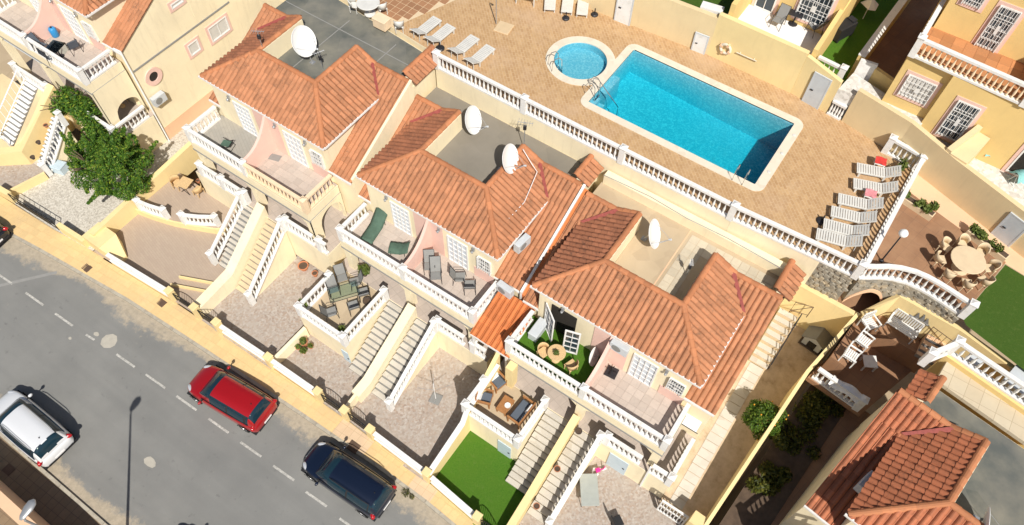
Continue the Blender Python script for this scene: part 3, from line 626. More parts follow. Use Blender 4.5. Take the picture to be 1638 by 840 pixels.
# ------------------------------------------------------------------ the terraced houses (one plan, local x along the street, y uphill)
SL = .536; W8 = 8.2; A2 = 2.2; YV = 4.05; YR = 5.25
def house(label, O, base, ez, uf, mid, rz=0, flat='greyroof', bx=(.15, 8.2), rear=(7.05, 7.05), singles=('front', 'right'), left_floor='palefloor', right_floor='palefloor', wall='cream', tile='tile',
          right_bal='white', opts=(), XL=-.56):
    t = thing('terraced_house', label, 'house', (O[0], O[1], base), rz, 'terraced houses with tiled roofs')
    ez -= base; uf -= base; mid -= base; fl = ez + .1; rt = ez + A2 * SL
    b = MB()
    b.box(.3, 7.9, .12, 2.25, 0, ez + .05); b.box(.32, 2.28, 2.25, 5.05, 0, ez + .12); b.box(5.92, 7.88, 2.25, 5.05, 0, ez + .12)
    b.box(2.3, 5.9, 2.3, 5.1, 0, fl - .02); b.sheet([(-.48, 5.06), (9.24, 5.06), (9.24, rear[1]), (-.48, rear[0])], fl - .02, (), fl - .02)
    b.box(2.14, 2.36, 2.2, 5.2, ez - .2, rt - .03); b.box(5.84, 6.06, 2.2, 5.2, ez - .2, rt - .03); b.box(2.16, 6.04, 2.14, 2.36, ez - .2, rt - .032)
    def xz(pts, y0, y1): k = len(pts); b.add([(x, y0, z) for x, z in pts] + [(x, y1, z) for x, z in pts], [tuple(range(k)), tuple(range(2 * k - 1, k - 1, -1))] + [(i, (i + 1) % k + 0, (i + 1) % k + k, i + k)[::-1] for i in range(k)])
    hi = ez + SL * (YR - YV)
    xz([(XL + .06, ez - 3), (2.34, ez - 3), (2.34, rt - .10), (2.2, rt - .10), (1.03, hi - .10), (XL + .06, hi - .10)], 5.04, 5.23)
    xz([(9.27, ez - 3), (5.86, ez - 3), (5.86, rt - .10), (6.0, rt - .10), (7.17, hi - .10), (9.27, hi - .10)], 5.04, 5.23)
    pl = lambda y: ez + SL * (y - YV) - .07
    for xa, xb in ((XL + .06, .31), (7.89, 9.26)):
        k = [(.28, 0), (5.05, 0), (5.05, pl(5.05)), (.28, pl(.28))]
        b.add([(xa, y, z) for y, z in k] + [(xb, y, z) for y, z in k], [(3, 2, 1, 0), (4, 5, 6, 7), (0, 1, 5, 4), (1, 2, 6, 5), (2, 3, 7, 6), (3, 0, 4, 7)])
    b.build('walls', wall, t)
    # roof
    cnt = 0
    F = [(-.06, -.06), (W8 + .06, -.06), (W8 - A2, A2), (A2, A2)]
    R_ = [(W8 + .05, 0), (W8 + .05, YV), (W8 - 1.2, YR), (W8 - A2, YR), (W8 - A2, A2)]
    L_ = [(-.05, 0), (A2, A2), (A2, YR), (1.2, YR), (-.05, YV)]
    slope(t, F, ez, 0, SL, tile, 'front' in singles); slope(t, R_, ez + SL * W8, -SL, 0, tile, 'right' in singles); slope(t, L_, ez, SL, 0, 'tile_shade' if tile == 'tile' else tile, 'left' in singles)
    za = ez - SL * YV
    slope(t, [(W8 - .34, .18), (9.34, .18), (9.34, YV), (W8 - .34, YV)], za, 0, SL, tile, 'ra' in singles); slope(t, [(8.2, YV), (9.34, YV), (9.34, YR), (7.02, YR)], za, 0, SL, tile, False)
    slope(t, [(XL, .18), (.34, .18), (.34, YV), (XL, YV)], za, 0, SL, tile, 'la' in singles); slope(t, [(XL, YV), (.0, YV), (1.18, YR), (XL, YR)], za, 0, SL, tile, False)
    ridge(t, [(0, 0, ez), (A2, A2, rt)]); ridge(t, [(W8, 0, ez), (W8 - A2, A2, rt)]); ridge(t, [(A2, A2, rt), (W8 - A2, A2, rt)]); ridge(t, [(A2, A2, rt), (A2, YR, rt)]); ridge(t, [(W8 - A2, A2, rt), (W8 - A2, YR, rt)])
    ridge(t, [(A2, YR, rt), (1.1, YR, hi), (XL + .06, YR, hi)]); ridge(t, [(W8 - A2, YR, rt), (W8 - 1.1, YR, hi), (9.28, YR, hi)])
    for sgn, cx in ((1, W8), (-1, 0)):                  # red sealed valleys
        s = MB(); a = Vector((cx - sgn * 1.2, YR - .1, hi + .15)); c = Vector((cx + sgn * .02, YV, ez + .15)); d = Vector((.1, .1 * sgn * -1 * -1, 0))
        w = Vector((.14, 0, .0)); s.face([a - w, c - w * .6, c + w * .6, a + w] if sgn > 0 else [a + w, c + w * .6, c - w * .6, a - w][::-1][::-1]); s.build('valley_flashing', 'sealant', t)
    gutter(t, (-.1, -.09, ez + .02), (W8 + .1, -.09, ez + .02)); gutter(t, (W8 + .09, -.02, ez + .02), (W8 + .09, YV - .1, ez + .02)); gutter(t, (7.86, .14, pl(.1) + .08), (9.34, .14, pl(.1) + .08)); gutter(t, (XL, .14, pl(.1) + .08), (.3, .14, pl(.1) + .08))
    # little tiled parapet at the back corner
    yb = rear[1] - .02; MB().obox((9.07, YR + .05), (9.07, yb), .24, ez - .2, ez + .72).build('parapet', wall, t)
    if 'rearleft' in opts:
        MB().obox((-.27, YR + .05), (-.27, yb), .24, ez - .2, ez + .72).build('parapet', wall, t)
        slope(t, [(-.82, YR + .12), (-.10, YR + .12), (-.10, yb), (-.82, yb)], ez + .92 + .5 * .10, .5, 0, tile, 'rear' in singles); ridge(t, [(-.08, YR + .1, ez + .93), (-.08, yb, ez + .93)])
    slope(t, [(9.62, YR + .12), (9.62, yb), (8.9, yb), (8.9, YR + .12)], ez + .92 + .5 * 8.9, -.5, 0, tile, 'rear' in singles); ridge(t, [(8.88, YR + .1, ez + .93), (8.88, yb, ez + .93)])
    # flat roof
    fo = [(-.47, YR), (8.87, YR), (8.87, rear[1] - .02), (-.47, rear[0] - .02)]
    f = MB().sheet(fo, fl).sheet([(2.37, 2.37), (5.83, 2.37), (5.83, YR), (2.37, YR)], fl); f.build('flat_roof', flat, t)
    # balcony storey
    x0, x1 = bx; s = MB().box(x0 - .12, x1 + .12, -2.13, .119, uf - .62, uf - .03); s.build('balcony_slab', wall, t)
    MB().box(x0 - .15, x1 + .15, -2.16, .118, uf - .70, uf - .60).build('string_course', 'seam', t)
    MB().sheet([(x0 - .1, -2.1), (4.1, -2.1), (4.1, .12), (x0 - .1, .12)], uf).build('balcony_floor', left_floor, t); fb = MB().sheet([(4.1, -2.1), (x1 + .1, -2.1), (x1 + .1, .12), (4.1, .12)], uf).build('balcony_floor', right_floor, t); pave(fb, 4.2, x1 - .1, -1.92, .08, uf + .012, .40, 'pv_pale')
    if left_floor == 'palefloor': pave(fb, x0 + .1, 4.0, -1.92, .08, uf + .012, .40, 'pv_pale')
    balustrade((x0, -2.02, uf), (4.1, -2.02, uf), t, posts=(1, 1)); balustrade((4.1, -2.02, uf), (x1, -2.02, uf), t, right_bal, posts=(0, 1))
    balustrade((x0, -1.9, uf), (x0, -.1, uf), t, posts=(0, 0)); balustrade((x1, -1.9, uf), (x1, -.05, uf), t, right_bal, posts=(0, 0))
    # sweeping pink wall between the two balconies
    d = MB(); n = 14; top = []
    for i in range(n + 1): q = i / n; top.append((.11 - 2.0 * q, uf + 1.0 + 1.5 * (1 - q) ** 2.3))
    for sx, fl_ in ((4.02, 0), (4.18, 1)):
        for (ya, zA), (yb_, zB) in zip(top, top[1:]):
            fq = [(sx, ya, uf), (sx, yb_, uf), (sx, yb_, zB), (sx, ya, zA)]; d.face(fq if fl_ == 0 else fq[::-1])
    for (ya, zA), (yb_, zB) in zip(top, top[1:]): d.face([(4.02, ya, zA), (4.02, yb_, zB), (4.18, yb_, zB), (4.18, ya, zA)])
    d.face([(4.02, -1.89, uf), (4.18, -1.89, uf), (4.18, -1.89, uf + 1), (4.02, -1.89, uf + 1)]); d.build('balcony_divider', 'pink', t, fix=True)
    for q in ((4.18, 4.95, ez - .1), (6.75, 7.9, uf + .75), (3.2, 4.02, ez - .1)): MB().box(q[0], q[1], .09, .125, uf, q[2]).build('pink_dado', 'pink', t)
    if 'opendoor' not in opts: opening(t, 1.75, .12, uf + .02, 1.15, 2.1, 4, 6, 'balcony_door', pane='shutter_sheen' if 'opendoor' not in opts else 'glass', bar=.045)
    else:
        MB().box(1.0, 2.3, .08, .13, uf, uf + 2.1).build('doorway', 'dark', t)
        opening(t, .75, .05, uf + .03, 1.0, 2.05, 2, 4, 'balcony_door', ax=(.80, -.60)); opening(t, 2.15, -.62, uf + .03, .72, 2.05, 2, 4, 'balcony_door', ax=(.95, .30))
    opening(t, 5.2, .12, uf + .02, 1.2, 2.1, 4, 5, 'balcony_door', pane='shutter_sheen', bar=.045); opening(t, 7.0, .12, uf + .9, .75, 1.0, 2, 3, 'window', grille=True)
    for x in (1.5, 4.7, 6.7): MB().box(x, x + .14, .02, .12, uf + 2.15, uf + 2.35).lathe([(.05, 0), (.07, .1), (.03, .14)], 8, (x + .07, -.04, uf + 2.1)).build('wall_lamp', 'greymetal', t)
    # porch storey below
    MB().box(-.48, 9.25, -2.42, .115, 0, mid - .02).build('porch_base', wall, t)
    MB().sheet([(-.46, -2.4), (9.23, -2.4), (9.23, .28), (-.46, .28)], mid).build('porch_floor', 'palefloor', t)
    for x in (x0 + .1, 4.15, x1 - .1): MB().box(x - .2, x + .2, -2.08, -1.7, mid, uf - .62).build('porch_pillar', wall, t)
    # front arches between the pillars (their crowns show under the balcony from the street)
    for xa, xb in ((x0 + .3, 3.95), (4.35, x1 - .3)):
        a = MB(); n = 10; zc = uf - 1.25; xm = (xa + xb) / 2; r = (xb - xa) / 2
        for i in range(n):
            q0, q1 = xa + (xb - xa) * i / n, xa + (xb - xa) * (i + 1) / n
            h0 = zc + .5 * math.sqrt(max(0, 1 - ((q0 - xm) / r) ** 2)); h1 = zc + .5 * math.sqrt(max(0, 1 - ((q1 - xm) / r) ** 2))
            a.add([(q, y, z) for y in (-2.06, -1.86) for q, z in ((q0, h0), (q1, h1), (q1, uf - .61), (q0, uf - .61))], [(0, 1, 2, 3), (7, 6, 5, 4), (4, 5, 1, 0)])
        a.build('porch_arch', wall, t)
    for x in (1.0, 2.6, 6.0): opening(t, x, .12, mid + .05, .95, 2.0, 2, 3, 'porch_door', pane='glass')
    if 'sidearch' in opts:                               # arched side of the porch
        a = MB(); n = 14; ya, yc = -1.75, .1; ym, r = (ya + yc) / 2 + .05, .8; zs = mid + 1.0; X0, X1 = x1 - .02, x1 + .16
        def strip(y0, y1, z0a, z0b, zt): a.add([(X, y, z) for X in (X0, X1) for y, z in ((y0, z0a), (y1, z0b), (y1, zt), (y0, zt))], [(0, 1, 2, 3)[::-1], (4, 5, 6, 7), (0, 4, 5, 1)[::-1], (3, 2, 6, 7)[::-1], (1, 5, 6, 2)[::-1], (0, 3, 7, 4)[::-1]])
        zt = uf - .62; strip(-2.08, ym - r, mid, mid, zt); strip(ym + r, .12, mid, mid, zt)
        for i in range(n):
            y0, y1 = ym - r + 2 * r * i / n, ym - r + 2 * r * (i + 1) / n
            strip(y0, y1, zs + .75 * math.sqrt(max(0, 1 - ((y0 - ym) / r) ** 2)), zs + .75 * math.sqrt(max(0, 1 - ((y1 - ym) / r) ** 2)), zt)
        a.build('side_arch', wall, t)
    return t

H1 = house('terraced house with dark bitumen flat roof behind its tiles, peach balusters on one balcony', (0, 0), .42, 8.4, 5.5, 2.9, flat='bitumen', rear=(8.55, 7.7), left_floor='greyfloor', right_bal='peachpaint', opts=('h1', 'sidearch'))
H2 = house('middle terraced house with two white satellite dishes over a grey-brown flat roof', (9.953, .227), -.25, 7.32, 4.42, 1.82, flat='greyroof', rear=(6.82, 6.82), opts=())
H3 = house('terraced house with sand-coloured flat roof and green turf on one balcony', (20.236, -.03), -.33, 7.27, 4.37, 1.77, flat='sandroof', rear=(7.05, 7.1), left_floor='turf', opts=('opendoor',))
H0 = house('terraced house beside the big tree, with tall blank side wall and round window', (-15.15, -.9), .36, 9.45, 6.55, 2.6, flat='bitumen', bx=(.15, 8.7), rear=(9, 9), singles=('right',), opts=('sidearch',))
H4 = house('house in the lower right corner with individually visible clay roof tiles', (35.2, -1.85), 0, 8.0, 5.1, 2.5, rz=radians(-8.5), flat='bitumen', rear=(6.75, 6.75), singles=('left', 'la', 'front', 'rear'), tile='tile_h4', opts=('rearleft',), XL=-1.1)

# ------------------------------------------------------------------ terraces, stairs and yard walls of the houses
def terrace(t, O, base, x0, x1, y0, y1, top, rails, floor='sandroof', wall='cream'):
    top -= base
    MB().box(x0, x1, y0, y1, 0, top - .02).build('terrace_block', wall, t); MB().sheet([(x0 + .02, y0 + .02), (x1 - .02, y0 + .02), (x1 - .02, y1), (x0 + .02, y1)], top).build('terrace_floor', floor, t)
    for a, b, po in rails: balustrade((a[0], a[1], top), (b[0], b[1], top), t, posts=po)
terrace(H3, None, -.33, -.5, 2.65, -4.88, -2.425, 1.77, [((-.4, -4.78), (2.55, -4.78), (1, 1)), ((2.55, -4.64), (2.55, -2.5), (0, 1)), ((-.4, -4.64), (-.4, -3.3), (0, 1))])
MB().obox((-.4, -3.2), (-.4, -2.1), .2, 2.0, 3.0, 2.0, 3.9).build('screen_wall', 'yellow', H3); MB().box(.35, .75, -2.6, -2.15, 2.0, 4.1).build('porch_pillar', 'yellow', H3)
terrace(H2, None, -.25, -.1, 3.0, -5.75, -2.425, 1.82, [((-.0, -5.65), (2.9, -5.65), (1, 1)), ((2.9, -5.5), (2.9, -2.5), (0, 1)), ((-.0, -5.5), (-.0, -3.4), (0, 1))])
def mids(t, base, mid, segs):
    for x0, x1, y, po in segs: balustrade((x0, y, mid - base), (x1, y, mid - base), t, posts=po)
mids(H3, -.33, 1.77, [(5.85, 7.65, -2.3, (1, 0)), (8.2, 9.15, -2.32, (0, 1))]); balustrade((9.15, -2.2, 2.1), (9.15, -.2, 2.1), H3, posts=(0, 0))
mids(H2, -.25, 1.82, [(6.15, 7.8, -2.3, (1, 0)), (8.35, 9.1, -2.3, (1, 0))])
mids(H1, .42, 2.9, [(6.42, 8.3, -2.3, (1, 0)), (8.75, 9.2, -2.3, (1, 0)), (.1, 1.4, -2.3, (1, 0)), (1.75, 3.45, -2.3, (1, 1))])
mids(H0, .36, 2.6, [(6.4, 9.05, -2.3, (0, 1)), (.2, 3.2, -2.3, (1, 1))]); balustrade((9.12, -2.2, 2.24), (9.12, -.1, 2.24), H0, posts=(0, 0))
def dooring(t, x, y, z, w, h, mat): 
    o = MB().box(x, x + w, y - .05, y - .004, z, z + h, 0).build('store_door', mat, t); MB().box(x + w * .8, x + w * .8 + .1, y - .09, y - .05, z + h * .48, z + h * .5).build('handle', 'darkmetal', o)
dooring(H3, 1.55, -4.88, .06, .75, 1.5, 'bluedoor'); dooring(H3, 6.25, -2.42, .03, 1.0, 1.65, 'bluedoor'); MB().box(8.12, 8.2, -2.50, -2.42, 0, 3.0).build('drainpipe', 'whitemetal', H3)
dooring(H2, 2.55, -5.75, .1, .42, 1.2, 'bluedoor')

stairs('staircase', 'flight of pale steps between the wooden sofa terrace and the wall with flower pots', 22.95, 24.18, -2.46, -5.98, 1.77, -.27, riser='concrete', gap=.02)
stairs('staircase', 'flight of pale steps with black-shadowed white railing above the yard with the grey folding table', 24.62, 25.85, -2.46, -6.62, 1.77, -.3, riser='concrete', gap=.02, rails=[((1.18, 4.1, 2.08), (1.18, .05, .05), 'white')])
stairs('staircase', 'flight of white steps descending beside the glass dining table terrace', 13.05, 14.25, -2.2, -5.85, 1.82, -.1)
stairs('staircase', 'flight of white steps above the yard with the folded parasol', 14.85, 16.1, -2.2, -6.2, 1.82, -.17, rails=[((1.2, 3.95, 2.0), (1.35, -.1, .05), 'white')])
stairs('staircase', 'flight of white steps with baluster rail down to the beige patio', 3.35, 4.3, -2.45, -5.35, 2.9, .44, rails=[((.0, 2.85, 2.47), (-.25, -.05, .05), 'white')], side='white')
stairs('staircase', 'flight of cream steps with white railing, beside the patio', 5.05, 6.3, -2.45, -5.85, 2.9, .12, n=14, tread='solid_table', riser='concrete', gap=.025, rails=[((1.25, 3.35, 2.77), (1.35, -.1, .05), 'white')])
stairs('staircase', 'white stairs with lattice railing behind the big green tree', -10.6, -9.5, -4.2, -6.6, 2.6, .37, tread='whitecloth', rails=[((1.1, 2.4, 2.2), (1.15, 0, .05), 'white')])
stairs('staircase', 'white stairs with thin metal railing at the left edge of the scene', -14.2, -13.1, -3.3, -6.5, 2.7, .37, tread='whitecloth')
t = thing('stair_railing', 'slender white metal handrail along the stairs at the left edge', 'railing', (-14.3, -6.5, .37))
r = MB().tube([(0, 0, .95), (0, 3.2, 3.2)], .04).tube([(0, 0, .15), (0, 3.2, 2.4)], .035).tube([(0, 0, 0), (0, 0, .95)], .04).tube([(0, 3.2, 2.3), (0, 3.2, 3.2)], .04).tube([(0, 0, .9), (1.2, -.1, .9)], .035).tube([(1.2, -.1, 0), (1.2, -.1, .9)], .035); r.build('handrail', 'whitemetal', t)
for k in range(9): MB().tube([(0, .3 + k * .33, .35 + k * .232), (0, .3 + k * .33, 1.15 + k * .232)], .018).build('bar', 'whitemetal', t)
# stepped dividing walls with sloping tops
def wallthing(label, pts, w, mat, cap=None, name='garden_wall', cat='wall'):
    o = None; mb = MB()
    mb.pwall(pts, w); o = mb.build(name, mat); tag(o, label, cat, 'garden walls')
    if cap:
        c = MB().pwall([(p[0], p[1], p[3] + .002, p[3] + .06) for p in pts], w + .05); c.build('coping', cap, o)
    return o
wallthing('sloping yellow wall with flower pots between two stair flights', [(24.40, -2.3, -.4, 2.6), (24.40, -6.2, -.4, .75), (24.46, -8.3, -.4, .55)], .36, 'yellow')
wallthing('sloping cream wall between the two white stair flights', [(14.53, -2.1, -.3, 2.65), (14.55, -6.0, -.3, .75), (14.5, -6.9, -.3, .6)], .5, 'cream')
wallthing('low cream wall beside the bottom of the white steps with a small white panel', [(14.5, -6.9, -.3, .55), (14.55, -7.95, -.3, .55)], .16, 'cream')
wallthing('sloping cream wall between patio stairs and cream steps', [(4.68, -2.3, 0, 3.7), (4.68, -5.6, 0, 1.25), (4.6, -8.1, 0, .95)], .55, 'cream')
wallthing('yellow wall with white cap between mosaic yard and bright lawn', [(19.98, -2.4, -.4, 2.9), (19.98, -4.9, -.4, 2.2), (19.98, -5.3, -.4, 1.4), (19.98, -8.0, -.4, .75)], .22, 'yellow', 'white')
wallthing('cream wall between mosaic yard and the flower pot yard', [(10.0, -5.6, -.3, .75), (9.85, -8.0, -.3, .6)], .2, 'cream')
wallthing('long yellow wall separating gravel yard from beige patio', [(-3.15, 1.0, .2, 2.1), (-3.1, -8.2, .2, 1.45)], .3, 'yellow')
t = thing('gate_pier', 'big yellow block pier at the corner of gravel yard and pavement', 'pier', (-2.6, -8.0, .3))
MB().box(-.95, .45, -.55, .6, -.2, 1.0).build('pier_body', 'yellow', t); MB().add([(.45, -.55, .98), (1.5, -.4, .35), (1.5, .1, .35), (.45, .6, .98), (.45, -.55, -.2), (1.5, -.4, -.2), (1.5, .1, -.2), (.45, .6, -.2)], [(0, 1, 2, 3)[::-1], (0, 4, 5, 1), (2, 6, 7, 3), (1, 5, 6, 2)]).build('sloping_wing', 'yellow', t, fix=True)
# raised round terrace with two curved balustrades
rt_ = struct('round_terrace', MB().sheet([(-2.95, -5.5), (-1.8, -5.25), (-.6, -4.9), (.6, -4.4), (1.7, -3.9), (2.6, -3.2), (3.1, -2.3), (-2.95, -2.3)], .86, (), .5), 'plainpave')
MB().obox((-2.95, -5.52), (-1.8, -5.27), .1, .4, .88).obox((-1.8, -5.27), (-.6, -4.92), .1, .4, .88).obox((-.6, -4.92), (.6, -4.42), .1, .4, .88).obox((.6, -4.42), (1.7, -3.92), .1, .4, .88).obox((1.7, -3.92), (2.6, -3.22), .1, .4, .88).build('terrace_edge', 'yellow', rt_)
tag(balustrade(None, None, curve=[(-2.7, -5.3, .86), (-1.9, -5.15, .86), (-1.05, -4.9, .86)], pitch=.22, h=.8), 'short curved white balustrade nearest the tree, on the round terrace', 'balustrade', 'curved balustrades of the round terrace')
tag(balustrade(None, None, curve=[(.05, -4.55, .86), (.9, -4.1, .86), (1.65, -3.6, .86)], pitch=.22, h=.8), 'short curved white balustrade nearest the stairs, on the round terrace', 'balustrade', 'curved balustrades of the round terrace')
for y in (-6.6, -7.2): MB().obox((2.2, y - .55), (4.3, y + .35), .09, .4, .60).build('step_edge', 'yellow', rt_)

# front boundary along the pavement: pillars, white baluster walls, iron gates
def wy(x):
    for p, q in zip(WALL, WALL[1:]):
        if p[0] <= x <= q[0]: return p[1] + (q[1] - p[1]) * (x - p[0]) / (q[0] - p[0]) + .12
def pillar(x, label, w=.34, h=1.15):
    y, z = wy(x), ZR(x) + .1; o = MB().box(-w / 2, w / 2, -w / 2, w / 2, -.3, h, .02).build('gate_pillar', 'yellow'); o.location = (x, y, z)
    MB().box(-w / 2 - .03, w / 2 + .03, -w / 2 - .03, w / 2 + .03, h - .01, h + .05, .02).build('cap', 'yellow', o); tag(o, label, 'pillar', 'yellow pillars along the pavement')
def lowwall(x0, x1, label, rail='white', h=.62):
    y0, y1, z0, z1 = wy(x0), wy(x1), ZR(x0) + .1, ZR(x1) + .1
    o = MB().obox((x0, y0), (x1, y1), .2, z0 - .4, z0 + .30, z1 - .4, z1 + .30).build('front_wall', 'yellow'); tag(o, label, 'wall', 'low front walls with white balusters')
    balustrade((x0, y0, z0 + .302), (x1, y1, z1 + .302), o, rail, .17, (0, 0), h, wbase=.24)
def gate(x0, x1, label, arch=.15):
    y0, y1, z = wy(x0), wy(x1), ZR((x0 + x1) / 2) + .14; t = thing('iron_gate', label, 'gate', (x0, y0, z), math.atan2(y1 - y0, x1 - x0), 'black iron gates along the pavement'); w = x1 - x0
    top = lambda a: .95 + arch * sin(pi * a / w)
    MB().tube([(0, 0, 0), (0, 0, top(0))], .025).tube([(w, 0, 0), (w, 0, top(w))], .025).tube([(w * i / 8, 0, top(w * i / 8)) for i in range(9)], .025).tube([(0, 0, .12), (w, 0, .12)], .022).tube([(0, 0, .6), (w, 0, .6)], .02).build('frame', 'iron', t)
    for k in range(1, 8): a = w * k / 8; MB().tube([(a, 0, .12), (a, 0, top(a))], .013).build('bar', 'iron', t)
    MB().box(w * .12, w * .88, -.006, .006, .14, .58).build('panel', 'iron', t)
lowwall(-1.6, 2.75, 'low white baluster wall in front of the beige patio'); lowwall(6.5, 9.6, 'low white baluster wall in front of the mosaic yard nearest the red car')
lowwall(10.0, 12.85, 'low white baluster wall in front of the yard with clustered flower pots'); lowwall(16.6, 19.65, 'low white baluster wall in front of the yard with folded parasol'); lowwall(20.15, 22.75, 'white baluster wall in front of the bright green lawn')
for x, l in ((2.95, 'yellow pillar at the patio end of the first iron gate'), (4.72, 'yellow pillar between the two iron gates nearest the patio'), (6.28, 'yellow pillar between an iron gate and the wall above the red car'), (9.8, 'yellow pillar between the two white walls above the red car'), (13.05, 'yellow pillar right of the flower pot yard wall'), (14.75, 'yellow pillar between the two iron gates near the navy car'), (16.38, 'yellow pillar starting the wall behind the navy car'), (19.88, 'yellow pillar at the corner of the lawn and mosaic yard'), (22.98, 'yellow pillar at the lower corner of the lawn')): pillar(x, l)
gate(3.15, 4.52, 'black iron gate next to the beige patio'); gate(4.92, 6.08, 'black iron gate at the foot of the cream steps'); gate(13.25, 14.55, 'black iron gate by the flower pot yard'); gate(14.95, 16.18, 'black iron gate at the foot of the steps near the navy car')
gate(23.2, 24.3, 'tall arched black iron gate at the bottom of the lawn', .5); gate(24.7, 25.8, 'arched black iron gate at the bottom edge below the pot wall', .4)
gate(-9.2, -5.7, 'wide black sliding gate of the gravel yard', 0); wallthing('yellow pier wall between sliding gate and corner block', [(-5.45, -8.75, 0, 1.15), (-3.5, -8.62, 0, 1.0)], .26, 'yellow'); wallthing('yellow wall piece at the far side of the sliding gate', [(-10.6, -9.1, 0, 1.2), (-9.4, -9.0, 0, 1.2)], .3, 'yellow')
wallthing('sloping yellow wall beside the stairs behind the tree', [(-11.6, -3.0, .3, 3.6), (-11.3, -6.6, .3, 1.5), (-14.5, -9.2, .3, 1.2)], .5, 'yellow'); wallthing('low yellow wall at the edge of the gravel yard', [(-9.35, -6.8, .3, .9), (-9.9, -8.9, .3, .9)], .16, 'yellow')
struct('yard_paving', MB().sheet([(-16, -9.6), (-10, -9.0), (-9.3, -6.6), (-11.3, -6.6)], .368), 'mosaic'); struct('yard_paving', MB().sheet([(-19, -9.6), (-16, -9.4), (-12, -6.5), (-12, -3), (-19, -3)], .37), 'sand')

# ------------------------------------------------------------------ balustrades round the pool deck
xs = [9.55, 14.85, 20.3, 25.9]
lab = ['the stretch by the white loungers above the dark roofs', 'the stretch below the small round pool', 'the stretch below the big pool', 'the stretch ending at the row of loungers']
for k in range(3): tag(balustrade((xs[k], 7.16, DZ), (xs[k + 1], 7.16, DZ), posts=(1, 1 if k == 2 else 0), h=.95), 'white balustrade along the pool deck, ' + lab[k], 'balustrade', 'white balustrades of the pool deck')
tag(balustrade((26.05, 7.17, DZ), (31.6, 7.45, DZ), posts=(0, 1), h=.95), 'white balustrade along the pool deck, ' + lab[3], 'balustrade', 'white balustrades of the pool deck')
tag(balustrade((31.72, 7.7, DZ), (31.8, 14.7, DZ), posts=(0, 1), h=.95), 'white balustrade behind the row of loungers, above the brown terrace', 'balustrade', 'white balustrades of the pool deck')
tag(balustrade((30.25, 14.95, DZ), (31.66, 14.75, DZ), posts=(1, 0), h=.95), 'short white balustrade beside the red towel, against the yellow wall', 'balustrade', 'white balustrades of the pool deck')
CUR = [(31.75, 7.5), (32.1, 7.72), (32.5, 8.02), (32.95, 8.25), (33.5, 8.42), (34.0, 8.46), (34.5, 8.43), (35.0, 8.36), (35.95, 8.2)]
tag(balustrade(None, None, curve=[(x, y, DZ) for x, y in CUR], posts=(0, 1), pitch=.235, h=.95), 'curved white balustrade above the rubble stone wall and arch', 'balustrade', 'white balustrades of the pool deck')
o = MB()
CD = []
for p, q in zip(CUR, CUR[1:]):
    n = max(1, round((Vector(q) - Vector(p)).length / .12)); CD += [(p[0] + (q[0] - p[0]) * i / n, p[1] + (q[1] - p[1]) * i / n) for i in range(n)]
CD.append(CUR[-1])
def arch_z(x): q = (x - 32.5) / .85; return 6.0 if abs(q) >= 1 else 6.0 + 1.75 * math.sqrt(1 - q * q)
o.pwall([(x, y, arch_z(x), DZ - .005) for x, y in CD], .26)
o.obox((30.1, 7.46), (31.62, 7.5), .26, 5.2, DZ - .008)
sw = o.build('stone_wall', 'stone'); tag(sw, 'rubble stone wall under the curved white balustrade', 'wall')
def stones(p, q, z0, z1, nx, nz, out=-.13):
    d = Vector((q[0] - p[0], q[1] - p[1])); L = d.length; d.normalize(); nn = Vector((d.y, -d.x))
    for j in range(nz):
        for i in range(nx):
            u = (i + .5 + (.5 if j % 2 else 0) + random.uniform(-.2, .2)) / nx * L; v = z0 + (j + .5 + random.uniform(-.15, .15)) * (z1 - z0) / nz
            if u > L - .08: continue
            r = min(L / nx, (z1 - z0) / nz) * .5; pr = .03 + random.random() * .035; m = random.randint(5, 7); ring = []; a0 = random.random() * 6
            for k in range(m): a = a0 + 2 * pi * k / m; rr = r * random.uniform(.8, 1.15); ring.append((u + rr * cos(a) * 1.1, v + rr * sin(a)))
            P = lambda a, b, dd: (p[0] + d.x * a + nn.x * dd, p[1] + d.y * a + nn.y * dd, b)
            vs = [P(a, b, .12) for a, b in ring] + [P(u + (a - u) * .8, v + (b - v) * .8, .13 + pr) for a, b in ring]
            MB().add(vs, [tuple(range(m, 2 * m))] + [(k, (k + 1) % m, (k + 1) % m + m, k + m) for k in range(m)]).build('stone', 'stone', sw, fix=True)
stones((30.15, 7.46), (31.7, 7.5), 6.5, 8.65, 6, 8)
for p, q in zip(CUR, CUR[1:]):
    z_ = max(7.3, max(arch_z(p[0]), arch_z(q[0]), arch_z((p[0] + q[0]) / 2)) + .25); stones(p, q, z_, 8.65, max(2, round((Vector(q) - Vector(p)).length / .27)), max(2, round((8.65 - z_) / .27)))
arc_ = [(x, y) for x, y in CD if abs(x - 32.5) < .86]; o = MB().pwall([(x, y, arch_z(x) - .02, arch_z(x) + .2) for x, y in arc_], .34); o.obox((30.1, 7.38), (31.68, 7.42), .3, 6.3, 6.62); o.build('arch_band', 'peach', sw)
struct('passage_floor', MB().sheet([(31.5, 7.36), (32.7, 7.36), (33.5, 8.2), (33.6, 11), (31.5, 11)], 6.35), 'brownfloor'); struct('passage_wall', MB().box(31.3, 31.5, 7.7, 11, 5, 8.6).box(33.65, 33.85, 8.7, 11, 5, 8.6).box(31.5, 33.65, 10.8, 11, 5, 8.6), 'brownfloor')
